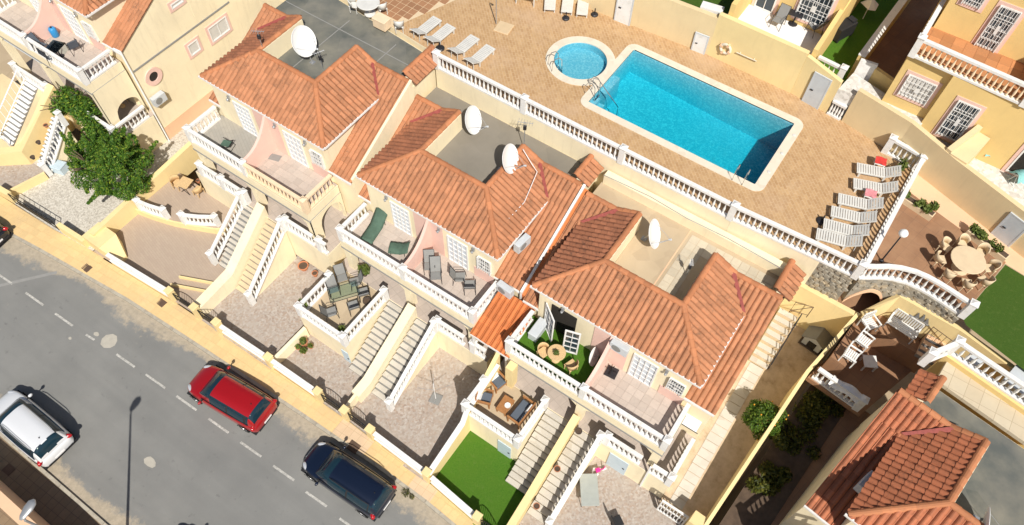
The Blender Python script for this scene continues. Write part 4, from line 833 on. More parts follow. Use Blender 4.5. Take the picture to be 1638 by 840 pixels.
# yellow retaining walls round the dirt garden and the shaded terrace
wallthing('yellow retaining wall behind the dog kennel', [(29.7, 7.22, 2, 6.8), (32.62, 7.25, 2, 6.7)], .24, 'yellow')
wallthing('long yellow wall down the side of the dirt garden', [(32.66, 7.3, -.5, 6.8), (32.05, 4.2, -.5, 5.45), (31.62, -3.2, -.5, 1.95)], .16, 'yellow')
wallthing('yellow wall with ship ornament above the white bench', [(32.78, 7.38, 5, 6.75), (33.62, 8.28, 5, 8.0), (36.3, 8.05, 5, 8.1), (46, 5.7, 5, 8.3)], .2, 'yellow')
s = thing('ship_ornament', 'small metal sailing ship ornament on the yellow wall', 'ornament', (34.85, 8.05, 7.35), -.09)
MB().tube([(-.4, 0, 0), (-.25, 0, -.14), (.25, 0, -.14), (.45, 0, .05)], .03).tube([(-.4, 0, 0), (.45, 0, .02)], .02).build('hull', 'greymetal', s)
for x, h in ((-.2, .4), (.02, .5), (.22, .38)): MB().tube([(x, 0, 0), (x, 0, h)], .012).build('mast', 'greymetal', s); MB().add([(x - .02, -.02, .06), (x + .17, -.02, .08), (x + .02, -.02, h)], [(0, 1, 2)]).add([(x - .02, .02, .06), (x + .17, .02, .08), (x + .02, .02, h)], [(2, 1, 0)]).build('sail', 'greymetal', s)
tag(balustrade((32.35, 4.35, 5.0), (34.5, 4.05, 5.0), posts=(0, 1), h=.9), 'shaded white balustrade at the foot of the white chairs terrace', 'balustrade', 'balustrades near the lower right house')
tag(balustrade((36.0, 6.3, DZ - .1), (41.5, 5.35, DZ - .1), posts=(1, 1), h=.95), 'white balustrade behind the lower right house', 'balustrade', 'balustrades near the lower right house')
tag(balustrade((35.3, 5.2, DZ - .1), (35.95, 6.15, DZ - .1), posts=(1, 0), h=.95), 'short white balustrade piece at the corner behind the lower right house', 'balustrade', 'balustrades near the lower right house')
wallthing('yellow wall under the balustrade behind the lower right house', [(36.0, 6.2, 5, DZ - .11), (41.5, 5.25, 5, DZ - .11)], .24, 'ochre')
struct('back_ledge', MB().sheet([(36.1, 5.0), (41, 4.2), (41.5, 5.2), (36.2, 6.1)], 8.32, (), .2), 'sandslab'); struct('back_passage', MB().sheet([(36.2, 6.4), (46, 4.7), (46, 5.6), (36.4, 8.0)], 6.3), 'sand')

# ------------------------------------------------------------------ left house side wall details (plane x = -5.9)
XW = -5.88
def xwin(t, y, z, w, h, label=None, **k): return opening(t, XW - t.location.x, y - t.location.y, z - t.location.z, w, h, ax=(0, 1), surround='pink', name='side_window', **k)
k = [(.3, .0), (20, .0), (20, 9.6), (5.25, 9.6), (.3, 6.95)]; MB().add([(x, y, z) for x in (9.0, 9.262) for y, z in k], [(4, 3, 2, 1, 0), (5, 6, 7, 8, 9)] + [(i, (i + 1) % 5, (i + 1) % 5 + 5, i + 5) for i in range(5)]).build('side_wall', 'cream', H0, fix=True)
xwin(H0, 4.59, 4.24, 1.44, 1.02, nx=2, nz=1, pane="curtain")
xwin(H0, 2.95, 4.37, 0.75, 0.79, nx=1, nz=1, pane="curtain")
xwin(H0, 3.04, 7.70, 0.83, 0.31, nx=1, nz=1, pane="curtain")
t = MB().lathe([(.30, 0), (.30, .07), (.56, .08), (.56, 0)], 24, cap=False).xform(Matrix.Translation((XW + 15.15, 1.20, 4.50)) @ Matrix.Rotation(pi / 2, 4, 'Y')).build('round_window', 'pink', H0); MB().lathe([(.30, .0), (.30, .01)], 20).xform(Matrix.Translation((XW + 15.15, 1.20, 4.50)) @ Matrix.Rotation(pi / 2, 4, 'Y')).build('pane', 'dark', t)
MB().box(XW + 15.12, XW + 15.18, 0.30, 7.50, 5.48, 5.58).build('string_course', 'seam', H0)
MB().tube([(9.33, .18, 0), (9.33, .18, 7.1)], .05, 8).tube([(9.33, .18, 7.1), (8.9, .1, 7.15)], .05, 8).build('drainpipe', 'whitemetal', H0)
MB().box(9.27, 9.3, .28, 9.5, 0, 1.0).build('brick_skirt', 'peach', H0)

# ------------------------------------------------------------------ buildings and walls on the far side of the pool
wallthing('pale yellow wall with white door and notice behind the round pool', [(10.0, 15.3, 8, 11.1), (12, 15.5, 8, 11.1), (20.35, 16.15, 8, 11.0)], .26, 'sand')
fw = wallthing('yellow wall with lifebuoy behind the big pool', [(20.35, 16.15, 8, 11.25), (25.03, 16.08, 8, 11.25)], .26, 'yellow')
cw = wallthing('angled yellow wall with grey door beside the big pool', [(25.05, 16.08, 8, 11.1), (27.0, 15.82, 8, 10.7)], .22, 'yellow')
lw = wallthing('long sand-coloured wall running away behind the loungers', [(27.85, 15.77, 8, 10.75), (30.6, 15.2, 8, 10.75), (33.0, 14.35, 8, 10.6), (37.3, 12.8, 8, 10.6), (46, 9.8, 8, 10.6)], .24, 'sand')
t = thing('notice_board', 'white notice board with rows of small pool symbols on the yellow wall', 'sign', (16.85, 15.82, 10.31), .07); MB().box(-.36, .36, -.02, .02, -.3, .3).build('board', 'white', t)
for i in range(4):
    for j in range(3): MB().lathe([(.05, 0), (.05, .004)], 10).xform(Matrix.Translation((-.25 + i * .167, -.022, -.17 + j * .17)) @ Matrix.Rotation(pi / 2, 4, 'X')).build('symbol', 'navycloth' if (i + j) % 2 else 'redcloth', t)
def walldoor(label, p, rz, w, h, mat):
    t = thing('wall_door', label, 'door', p, rz, 'doors in the pool walls'); MB().box(0, w, -.04, .02, 0, h).build('leaf', mat, t); MB().box(w * .12, w * .3, -.08, -.04, h * .47, h * .5).build('handle', 'darkmetal', t); MB().box(-.07, 0, -.05, .02, 0, h + .06).box(w, w + .07, -.05, .02, 0, h + .06).box(0, w, -.05, .02, h, h + .06).build('frame', 'greydoor', t)
walldoor('white door in the pale wall, cut off by the upper edge of the photo', (15.11, 15.54, 8.70), .06, .8, 1.9, 'white'); walldoor('small white hatch door low in the wall near the lifebuoy', (19.55, 15.90, DZ), .07, .62, 1.1, 'white')
walldoor('grey door in the angled wall at the pool corner', (25.75, 15.83, DZ), -.13, .78, 1.85, 'greydoor'); walldoor('pale grey door in the long wall above the brown terrace', (35.85, 13.18, DZ - .05), -.345, .8, 1.5, 'greydoor')
t = thing('lifebuoy', 'pale ring lifebuoy on the yellow wall behind the pool', 'lifebuoy', (21.20, 15.96, 9.61), .0); me = MB(); R0 = .26; rr = .075
for i in range(18):
    for k in range(8): a = 2 * pi * i / 18; b = 2 * pi * k / 8; me.v.append(((R0 + rr * cos(b)) * cos(a), rr * sin(b) - .05, (R0 + rr * cos(b)) * sin(a)))
for i in range(18):
    for k in range(8): me.f.append((i * 8 + k, i * 8 + (k + 1) % 8, (i + 1) % 18 * 8 + (k + 1) % 8, (i + 1) % 18 * 8 + k)); me.mi.append(0)
me.build('ring', 'coping', t, True, fix=True)
for a in range(4): MB().box(-.06, .06, -.135, .035, R0 - .085, R0 + .085).xform(Matrix.Rotation(a * pi / 2 + .4, 4, 'Y')).build('band', 'peach', t)
t = thing('rescue_pole', 'thin pale pole fixed on the yellow wall beside the lifebuoy', 'pole', (22.35, 15.96, 9.69), .0); MB().tube([(-.55, -.06, 0), (.55, -.06, .0)], .025).build('pole', 'coping', t); MB().box(-.4, -.36, -.06, .06, -.04, .04).box(.36, .4, -.06, .06, -.04, .04).build('bracket', 'coping', t)
# house behind the pool
t = thing('apartment_building', 'yellow house behind the pool with a chair terrace and barred window', 'building', (20.4, 16.2, 8.7))
MB().box(.0, 4.95, 2.65, 8, 0, 8).build('walls', 'ochre', t); MB().sheet([(0, .05), (4.9, .05), (4.9, 2.66), (0, 2.66)], 1.6).build('terrace_floor', 'whitecloth', t); MB().obox((4.85, .0), (4.95, 8), .22, 0, 2.75, 0, 4.4).build('side_parapet', 'ochre', t); MB().box(.3, .55, .1, 2.65, 1.6, 3.2).build('inner_wall', 'ochre', t)
opening(t, 2.9, 2.65, 2.0, 1.5, 1.7, 2, 3, 'window', grille=True, surround='pink'); opening(t, .8, 2.65, 1.62, 1.0, 2.1, 2, 1, 'door', surround='pink')
struct('lawn', MB().sheet([(14, 16.3), (20.3, 16.4), (20.3, 22), (14, 22)], 10.1), 'turfdark'); wallthing('white low wall edging the dark lawn at the top edge', [(19.2, 16.5, 9, 11.05), (20.3, 16.7, 9, 11.05)], .5, 'white')
struct('alley_lawn', MB().sheet([(25.3, 16.1), (27.3, 15.9), (27.6, 30), (25.3, 30)], 9.5), 'turf'); tag(balustrade((25.45, 16.7, 9.9), (26.75, 16.6, 9.9), posts=(0, 1), h=.9), 'short white balustrade at the end of the alley lawn', 'balustrade')
wallthing('wall with broad white top beside the alley lawn', [(27.15, 17.6, 9, 11.0), (27.5, 24, 9, 11.2), (27.8, 32, 9, 11.2)], .3, 'ochre', 'white')
struct('shaded_garden', MB().sheet([(27.3, 17.4), (29.2, 16.9), (30, 32), (27.8, 32)], 9.6), 'brownfloor')
wallthing('white panel gate wall beside the shaded garden', [(27.2, 17.3, 9, 11.1), (28.0, 17.4, 9, 11.1)], .14, 'white'); wallthing('yellow wall in front of the shaded garden', [(28.0, 17.4, 9, 10.9), (29.0, 17.1, 9, 10.9)], .2, 'ochre')
struct('pebble_bed', MB().sheet([(27.0, 15.75), (27.9, 15.8), (30.6, 15.3), (31.0, 15.6), (31.0, 16.2), (27.2, 17.2)], 10.3, (), .8), 'pebble')
tag(balustrade((27.05, 15.75, DZ), (27.75, 15.68, DZ), posts=(0, 0), h=.9, pitch=.13), 'little white barred gate at the corner of the pool walls', 'gate')
t = thing('apartment_building', 'large yellow building with long white balcony balustrade and barred windows at upper right', 'building', (28.95, 16.2, 8.7))
MB().box(0, 2.0, 0, 8, 0, 4.45).box(2.0, 13, -.3, 8, 0, 4.47).box(.3, 13, 2.25, 8, 4.4, 9.5).build('walls', 'ochre', t)
fb = MB().sheet([(-.02, -.05), (13, -.05), (13, 2.25), (-.02, 2.25)], 4.5).build('balcony_floor', 'orangefloor', t); pave(fb, .2, 7, .1, 2.2, 4.512, .5, 'pv_orange'); balustrade((.1, -.1, 4.5), (4.9, -.32, 4.5), t, posts=(1, 1), h=.95, pitch=.22, balmat='peachpaint'); balustrade((4.9, -.32, 4.5), (11, -.6, 4.5), t, posts=(0, 1), h=.95, pitch=.22, balmat='peachpaint'); balustrade((.1, .1, 4.5), (.1, 4, 4.5), t, posts=(0, 0), h=.95); MB().box(5.3, 5.5, -.2, 2.3, 4.5, 6.6).build('balcony_divider', 'pink', t)
opening(t, .45, 0, 2.35, 1.25, 1.2, 3, 1, 'window', grille=True, surround='pink', pane='curtain'); opening(t, 2.75, -.3, 1.45, .95, 2.1, 3, 5, 'door', surround='pink', grille=True); opening(t, 2.15, 2.25, 4.52, .85, 2.1, 3, 6, 'balcony_door', surround='pink', grille=True); opening(t, .75, 2.25, 6.1, .75, 1.15, 2, 2, 'window', surround='pink', grille=True)
opening(t, 6.1, -.3, 1.1, .95, 2.1, 1, 1, 'door', surround='pink', pane='dark'); MB().obox((4.1, -.32), (3.5, -1.75), .25, 1, 2.75, 1, 2.1).obox((4.35, -.32), (4.0, -1.9), .8, 1, 2.4, 1, 2.0).build('entry_wall', 'sand', t)
struct('paved_terrace', MB().sheet([(32.9, 14.5), (45, 10.5), (45, 16), (33.2, 16)], 9.7), 'pebble'); struct('paved_terrace', MB().sheet([(30.8, 15.3), (33.0, 14.5), (33.2, 16), (30.9, 16)], 9.9), 'mosaic')
# wall and dark pavement on the near side of the street
wallthing('cream wall top in the lower left corner of the scene', [(2.5, -19.75, -.3, 2.35), (8.9, -19.75, -.3, 2.35), (13.5, -19.9, -.3, 2.2)], .45, 'peach')

# ------------------------------------------------------------------ parked cars (built nose towards +x)
def car(name, label, loc, rz, paint, L=4.3, Wd=1.8, H=1.55, wagon=.5, rails=False, tailstyle=0):
    t = thing(name, label, 'car', loc, rz, 'cars parked along the street'); h = Wd / 2; xf, xr = L / 2, -L / 2
    # lower body: stations (x, half width, shoulder height, centre height)
    bz = H * .60
    st = [(xr, h * .70, .62, .66), (xr + .06, h * .86, bz - .12, bz - .08), (xr + .3, h * .97, bz - .02, bz + .02), (xr + 1.0, h, bz, bz + .04), (0, h, bz - .01, bz + .03), (xf - 1.35, h * .99, bz - .04, bz), (xf - .9, h * .96, bz - .10, bz - .03), (xf - .4, h * .90, bz - .20, bz - .12), (xf - .08, h * .76, bz - .34, bz - .28), (xf, h * .58, .52, .54)]
    vs = []; fs = []; ring = 12
    for x, w, zs, zc in st:
        zb = .30 if abs(x) > L / 2 - .1 else .22
        half = [(w * .86, zb), (w * .98, zb + .12), (w, (zb + zs) * .5), (w * .965, zs - .05), (w * .86, zs + .01), (w * .45, zc)]
        vs += [(x, y, z) for y, z in half] + [(x, -y, z) for y, z in half[::-1]]
    for i in range(len(st) - 1):
        for k in range(ring): j = (k + 1) % ring; fs.append((i * ring + k, i * ring + j, (i + 1) * ring + j, (i + 1) * ring + k))
    fs += [tuple(range(ring - 1, -1, -1)), tuple(range((len(st) - 1) * ring, len(st) * ring))]
    body = MB().add(vs, fs).build('body', paint, t, True, fix=True); m = body.modifiers.new('s', 'SUBSURF'); m.levels = m.render_levels = 2
    MB().box(xr + .12, xf - .12, -h * .93, h * .93, .17, .30).build('sill', 'blackplastic', t)
    # glasshouse: one smooth shell cut into windscreen, roof, windows and pillars
    zb = bz - .03; HR = H - zb; xa = xf - 1.02; xb_ = xf - 1.85; xc = xr + .34 + .5 * (1 - wagon); xd = xr + .06 + .16 * (1 - wagon)
    def hx(x):
        if x > xb_: q = (xa - x) / (xa - xb_); return HR * (.93 * sin(q * pi / 2) ** .92)
        if x > xc: q = (xb_ - x) / (xb_ - xc); return HR * (.93 + .07 * sin(pi * min(1, q * .9 + .05)))
        q = (x - xd) / (xc - xd); return HR * (.94 * sin(max(0, q) * pi / 2) ** .8)
    def wx(x): q = (x - (xa + xd) / 2) / ((xa - xd) / 2 + .02); return h * .885 * (1 - .20 * max(0, q) ** 4 - .12 * abs(min(0, q)) ** 5)
    NX, NS = 56, 36; xs_ = [xd + (xa - xd) * (.5 - .5 * cos(pi * i / NX)) for i in range(NX + 1)]
    grid = []; ne = 3.3
    for x in xs_:
        row = []
        for k in range(NS + 1):
            th = pi * k / NS; cy, sy = cos(th), sin(th); fz = abs(sy) ** (2 / ne); fy = (1 if cy >= 0 else -1) * abs(cy) ** (2 / ne)
            H_ = max(.002, hx(x)); row.append((x, wx(x) * fy * (1 - .17 * fz * H_ / HR), zb + H_ * fz))
        grid.append(row)
    parts = {}
    for i in range(NX):
        for k in range(NS):
            x = (xs_[i] + xs_[i + 1]) / 2; th = pi * (k + .5) / NS; fz = sin(th) ** (2 / ne); side = abs(cos(th)) > .60; s_ = 1 if cos(th) > 0 else -1
            z = zb + hx(x) * fz; zf = (z - zb) / HR
            if x > xb_ - .02: key = 'windscreen' if abs(cos(th)) < .93 and x < xa - .03 else ('pillar', s_)
            elif x < xc + .02: key = 'rear_window' if abs(cos(th)) < .74 and .22 < zf < .93 else ('quarter', s_)
            elif side and .10 < fz < .84 and abs(cos(th)) > .70:
                xm = (xb_ + xc) / 2 + .1; key = ('post', s_) if abs(x - xm) < .05 or x < xc + .22 and x > xc + .14 else ('window', s_, x > xm, x < xc + .18)
            else: key = 'roof'
            parts.setdefault(key, []).append((i, k))
    for key, cells in parts.items():
        nm = key if isinstance(key, str) else {'pillar': 'windscreen_pillar', 'quarter': 'rear_pillar', 'post': 'door_post', 'window': 'side_window'}[key[0]]
        mt = 'carglass' if nm in ('windscreen', 'rear_window', 'side_window') else ('blackplastic' if nm == 'door_post' else paint); g = MB(); idx = {}
        for i, k in cells:
            f = []
            for ii, kk in ((i, k), (i, k + 1), (i + 1, k + 1), (i + 1, k)):
                if (ii, kk) not in idx: idx[(ii, kk)] = len(g.v); g.v.append(grid[ii][kk])
                f.append(idx[(ii, kk)])
            g.f.append(tuple(f)); g.mi.append(0)
        o = g.build(nm, mt, t, True)
        if nm == 'roof': MB().lathe([(.03, 0), (.022, .05), (.006, .09)], 6, (xc + .25, 0, H - .02)).build('aerial', 'blackplastic', o)
    for s in (1, -1):
        wr = h * .70
        MB().tube([(xa - .25, h * .885 * s, zb + .015), ((xb_ + xc) / 2, h * .90 * s, zb + .03), (xc, h * .87 * s, zb + .03)], .018, 6).build('window_trim', 'blackplastic' if paint != 'white_car' else 'chrome', t)
        if rails: MB().tube([(xb_ - .1, wr * .90 * s, H - .07), (xb_ - .45, wr * .92 * s, H + .03), (xc + .5, wr * .92 * s, H + .03), (xc + .15, wr * .88 * s, H - .05)], .022, 6).build('roof_rail', 'blackplastic' if paint != 'white_car' else 'greymetal', t)
        mr = MB().lathe([(.03, -.09), (.085, -.06), (.09, .03), (.05, .08)], 8).xform(Matrix.Translation((xa - .42, (h + .11) * s, zb + .10)) @ Matrix.Diagonal((.8, 1.25, .9, 1))).build('mirror', paint, t, True); MB().bar((xa - .42, h * .9 * s, zb + .05), (xa - .42, (h + .06) * s, zb + .09), .05, .04).build('mirror_arm', 'blackplastic', mr)
        ball = [(.02, -1), (.5, -.86), (.86, -.5), (1, 0), (.86, .5), (.5, .86), (.02, 1)]
        MB().lathe(ball, 12).xform(Matrix.Translation((xf - .34, h * .68 * s, bz - .27)) @ Matrix.Rotation(-.5 * s, 4, 'Z') @ Matrix.Diagonal((.25, .11, .085, 1))).build('headlight', 'head', t, True)
        MB().lathe(ball, 12).xform(Matrix.Translation((xr + .21, h * .79 * s, bz - .12)) @ Matrix.Rotation(.75 * s, 4, 'Z') @ Matrix.Diagonal((.12, .23, .13, 1))).build('tail_light', 'tail', t, True)
        for x in (xf - .82, xr + .78):
            wh = thing_child('wheel', t, (x, (h - .10) * s, .32)); MB().lathe([(.20, -.1), (.31, -.1), (.325, -.06), (.325, .06), (.31, .1), (.20, .1)], 20, cap=False).xform(Matrix.Rotation(pi / 2, 4, 'X')).build('tyre', 'tyre', wh, True)
            rm = MB(); rm.lathe([(.20, .085), (.19, .06), (.05, .07), (.0, .075)], 14, cap=False)
            for k in range(5): a = 2 * pi * k / 5; rm.bar((.05 * cos(a), .05 * sin(a), .085), (.2 * cos(a), .2 * sin(a), .09), .05, .02)
            rm.xform(Matrix.Rotation(-pi / 2 * s, 4, 'X')).build('rim', 'rim', wh)
            ar = MB(); n8 = 12
            for i in range(n8): a0, a1 = pi * i / n8, pi * (i + 1) / n8; ar.face([(x + r * cos(a), (h + .012) * s, .30 + r * sin(a)) for r, a in ((.335, a0), (.41, a0), (.41, a1), (.335, a1))])
            ar.build('wheel_arch', 'blackplastic', t)
    MB().box(xr - .02, xr + .0, -.26, .26, .48, .58).build('number_plate', 'whitecloth', t); MB().box(xf - .04, xf + .02, -.26, .26, .38, .50).build('number_plate', 'whitecloth', t); MB().box(xr - .015, xr + .1, -h * .7, h * .7, .34, .46).build('bumper', 'blackplastic', t)
    for yy in (.2, -.3): MB().tube([(xa - .02, yy - .3, zb + .03), (xa - .06, yy + .2, zb + .08)], .011, 5).build('wiper', 'blackplastic', t)
    return t
def thing_child(name, parent, loc):
    o = bpy.data.objects.new(name, None); COL.objects.link(o); o.parent = parent; o.location = loc; o.empty_display_size = .1; return o
RA = math.atan(.038)
car('parked_car', 'red hatchback parked next to the pavement', (9.5, -10.48, ZR(9.5)), pi + RA + .055, 'red_paint', 4.6, 1.92, 1.64, .85)
car('parked_car', 'dark navy estate car parked next to the pavement', (16.85, -10.25, ZR(16.9)), pi + RA, 'navy_paint', 4.65, 1.84, 1.6, 1.1, True)
car('parked_car', 'white car with red tail lights parked on the far side of the road', (2.75, -17.1, ZR(2.7)), pi + .0, 'white_car', 4.65, 1.92, 1.66, .85, True)
car('parked_car', 'black car cut off by the left edge of the scene', (-9.5, -11.55, ZR(-9)), pi + .09, 'black_paint', 4.4, 1.8, 1.5, .5)
car('parked_car', 'dark car of which only the roof edge shows at the bottom', (14.2, -17.1, ZR(14)), pi, 'black_paint', 4.4, 1.8, 1.55, .5)

# ------------------------------------------------------------------ lamps
t = thing('street_lamp', 'tall grey street lamp whose long shadow crosses the road', 'street lamp', (11.24, -18.81, .0)); MB().lathe([(.13, 0), (.13, .6), (.075, .7), (.045, 8.4)], 10).build('pole', 'greymetal', t)
MB().tube([(0, 0, 8.35), (-.02, .05, 8.55), (-.03, .12, 8.66)], .04, 8).build('arm', 'greymetal', t); hd = MB(); hd.lathe([(.05, -.42), (.13, -.3), (.19, .0), (.17, .22), (.05, .34)], 12).xform(Matrix.Translation((-.06, .36, 8.70)) @ Matrix.Rotation(.2, 4, 'Z') @ Matrix.Rotation(-pi / 2 + .1, 4, 'X') @ Matrix.Diagonal((1, .45, 1, 1))); hd.build('lamp_head', 'greymetal', t, True)
t = thing('globe_lamp', 'white globe lamp on a thin pole above the brown terrace', 'lamp', (32.27, 8.87, 8.69)); MB().lathe([(.09, 0), (.09, .08), (.035, .12), (.03, 1.95)], 10).build('pole', 'darkmetal', t)
MB().lathe([(.01, -.19), (.11, -.155), (.18, -.06), (.19, .0), (.18, .06), (.11, .155), (.01, .19)], 16, (0, 0, 2.12)).build('globe', 'globe', t, True)

# ------------------------------------------------------------------ furniture
def lounger(label, loc, rz, raise_=.55, group='white sun loungers round the pool'):
    t = thing('sun_lounger', label, 'sun lounger', loc, rz, group); w = .60      # foot at -x, head at +x
    MB().box(-.95, .35, -w / 2, -w / 2 + .05, .26, .32).box(-.95, .35, w / 2 - .05, w / 2, .26, .32).box(-.95, -.89, -w / 2 + .05, w / 2 - .05, .26, .32).build('frame', 'plastic', t)
    for x, y in ((-.8, -.26), (-.8, .26), (.3, -.26), (.3, .26)): MB().add([(x - .05, y - .03, .27), (x + .05, y - .03, .27), (x + .05, y + .03, .27), (x - .05, y + .03, .27), (x - .03, y - .025, 0), (x + .03, y - .025, 0), (x + .03, y + .025, 0), (x - .03, y + .025, 0)], [(0, 1, 2, 3), (7, 6, 5, 4), (0, 4, 5, 1), (1, 5, 6, 2), (2, 6, 7, 3), (3, 7, 4, 0)]).build('leg', 'plastic', t)
    for k in range(11): MB().box(-.88 + k * .11, -.88 + k * .11 + .085, -w / 2 + .045, w / 2 - .045, .30, .335).build('slat', 'plastic', t)
    c, s = cos(raise_), sin(raise_)
    bk = MB()
    for y in (-w / 2, w / 2 - .05): bk.add([(x, yy, z) for yy in (y, y + .05) for x, z in ((.33, .29), (.33 + .68 * c, .29 + .68 * s), (.33 + .68 * c - .05 * s, .29 + .68 * s + .05 * c), (.33 - .05 * s, .29 + .05 * c))], [(0, 1, 2, 3), (7, 6, 5, 4), (0, 4, 5, 1), (1, 5, 6, 2), (2, 6, 7, 3), (3, 7, 4, 0)])
    o = bk.build('backrest', 'plastic', t, fix=True)
    for k in range(6):
        a0, a1 = .03 + k * .11, .03 + k * .11 + .085; P = lambda a, d: (.33 + a * c - d * s, .29 + a * s + d * c)
        MB().add([(x, yy, z) for yy in (-w / 2 + .045, w / 2 - .045) for x, z in (P(a0, .02), P(a1, .02), P(a1, .05), P(a0, .05))], [(0, 1, 2, 3), (7, 6, 5, 4), (0, 4, 5, 1), (1, 5, 6, 2), (2, 6, 7, 3), (3, 7, 4, 0)]).build('slat', 'plastic', o, fix=True)
    MB().bar((.75, -.2, .03), (.33 + .45 * c, -.2, .29 + .45 * s), .03, .03).bar((.75, .2, .03), (.33 + .45 * c, .2, .29 + .45 * s), .03, .03).build('prop', 'plastic', t)
    return t
L0 = lounger('white slatted sun lounger, topmost of the row of six by the red towel', (30.40, 13.29, 8.70), .36)
for p, r, l in (((30.60, 12.32, 8.70), .36, 'white slatted sun lounger, second from the red towel in the row of six'), ((30.36, 11.06, 8.70), .33, 'white slatted sun lounger just below the pink towel'), ((30.37, 10.18, 8.70), .30, 'white slatted sun lounger, third from the balustrade corner in the row of six'), ((30.36, 9.31, 8.70), .29, 'white slatted sun lounger, second from the balustrade corner in the row of six'), ((30.31, 8.62, 8.70), .27, 'white slatted sun lounger, lowest of the row of six at the balustrade corner')): copy_tree(L0, p, r, l)
for p, r, l in (((9.94, 8.88, 8.70), -1.62, 'white lounger by the deck balustrade, second from the right of the four'), ((11.03, 8.76, 8.70), -1.62, 'white lounger by the deck balustrade, rightmost of the four'), ((7.49, 8.88, 8.70), -1.62, 'white lounger behind the dark roof, leftmost of the four'), ((8.43, 8.84, 8.70), -1.62, 'white lounger beside the black parasol base behind the dark roof'),
                ((11.50, 14.69, 8.70), 2.1, 'white lounger at the top edge, leftmost of the three'), ((12.39, 15.07, 8.70), 2.05, 'white lounger at the top edge, middle of the three'), ((13.16, 15.38, 8.70), 2.05, 'white lounger at the top edge, next to the wall')): copy_tree(L0, p, r, l)
def side_table(label, loc, towel=None, tl='towel'):
    t = thing('side_table', label, 'table', loc, .2); MB().box(-.24, .24, -.22, .22, .40, .44, .01).build('table_top', 'plastic', t)
    for x in (-.2, .2):
        for y in (-.18, .18): MB().lathe([(.022, 0), (.028, .4)], 6, (x, y, 0)).build('leg', 'plastic', t)
    if towel:
        n = 7; v = [((i / n - .5) * .5, (j / n - .5) * .46, .50 + .04 * sin(i * 1.3 + j) * (1 if 0 < i < n and 0 < j < n else -.6)) for i in range(n + 1) for j in range(n + 1)]
        o = MB().add(v, [(i * (n + 1) + j, (i + 1) * (n + 1) + j, (i + 1) * (n + 1) + j + 1, i * (n + 1) + j + 1) for i in range(n) for j in range(n)]).build('towel', towel, None, True); o.location = loc; o.rotation_euler.z = .2; tag(o, tl, 'towel')
side_table('small white side table at the top of the row of six loungers', (30.28, 13.80, 8.70), 'redcloth', 'bright red towel on a side table by the loungers'); side_table('small white side table between the second and third loungers', (30.57, 11.69, 8.70), 'pinkcloth', 'pink towel on a side table between loungers')
def parasol_base(label, loc, mat='darkmetal', r=.24): t = thing('parasol_base', label, 'parasol base', loc); MB().lathe([(r, 0), (r, .06), (r * .8, .10), (.05, .13)], 14).build('foot', mat, t); MB().lathe([(.035, .1), (.035, .42)], 8).build('tube', mat, t)
parasol_base('round black parasol base by the deck balustrade behind the dark roof', (8.83, 8.32, 8.70)); parasol_base('round black parasol base left of the row of six loungers', (29.34, 9.37, 8.70)); parasol_base('round black parasol base between the top loungers', (12.90, 14.07, 8.70), r=.2); parasol_base('round black parasol base next to the lounger by the wall', (14.00, 15.23, 8.70), r=.2)
def round_table(label, loc, r, mat, h=.74, rz=0):
    t = thing('round_table', label, 'table', loc, rz); MB().lathe([(r * .96, h - .05), (r, h - .03), (r, h - .01), (r * .97, h)], 24).build('table_top', mat, t); MB().lathe([(r * .5, 0), (r * .48, .05), (.07, .12), (.06, h - .06), (.2, h - .04)], 12).build('pedestal', mat, t); return t
def shell_chair(label, loc, rz, mat='plastic', group=None, w=.5):
    t = thing('garden_chair', label, 'chair', loc, rz, group)                   # faces +x
    MB().box(-.22, .24, -w / 2 + .03, w / 2 - .03, .40, .44, .015).build('seat', mat, t)
    n = 8; v = []
    for i in range(n + 1):
        a = pi / 2 + pi * i / n; rx, ry = .27, w / 2
        for z, k in ((.42, 1), (.66, 1.06), (.70 + .14 * sin(pi * i / n), 1.10)): v.append((rx * k * cos(a) * 1.0, ry * k * sin(a), z))
    o = MB().add(v, [(i * 3 + j, i * 3 + 3 + j, i * 3 + 4 + j, i * 3 + 1 + j) for i in range(n) for j in range(2)]).build('backrest', mat, t, True); sm = o.modifiers.new('s', 'SOLIDIFY'); sm.thickness = .03
    for x in (-.18, .2):
        for y in (-w / 2 + .06, w / 2 - .06): MB().lathe([(.02, 0), (.026, .41)], 6, (x, y, 0)).build('leg', mat, t)
    return t
round_table('round cream table on the brown terrace, ringed by chairs', (35.19, 10.45, 8.69), .72, 'solid_table')
TC = Vector((35.19, 10.45, 8.69))
names = ['closest to the globe lamp', 'nearest the planter', 'towards the lawn', 'on the side of the long wall', 'towards the house roof', 'at the lower left of the table', 'nearest the curved balustrade', 'at the lower right of the table']
for k in range(8):
    a = 2.75 - k * 2 * pi / 8; shell_chair('cream chair at the round terrace table, ' + names[k], (TC.x + 1.02 * cos(a), TC.y + 1.02 * sin(a), TC.z), a + pi + random.uniform(-.3, .3), 'solid_table', 'cream chairs round the terrace table', .46)
round_table('round white table on the brown pool paving at the top edge', (4.14, 8.29, 8.70), .62, 'plastic'); TP_ = Vector((3.94, 8.27, 8.70))
for p, r, l in (((4.71, 8.70, 8.70), 2.6, 'white plastic chair to the right of the round white table'), ((3.36, 7.98, 8.70), .3, 'white plastic chair to the left of the round white table'), ((6.31, 8.15, 8.70), 2.2, 'white plastic chair by the parapet beside the loungers')): shell_chair(l, p, r, 'plastic', 'white chairs by the round pool table')
t = thing('storage_box', 'pale yellow box bench beside the round white table', 'box', (5.32, 7.92, 8.70), .0); MB().box(-.4, .4, -.28, .28, 0, .5, .02).build('body', 'peachpaint', t); MB().box(-.42, .42, -.3, .3, .5, .56, .02).build('lid', 'peachpaint', t)
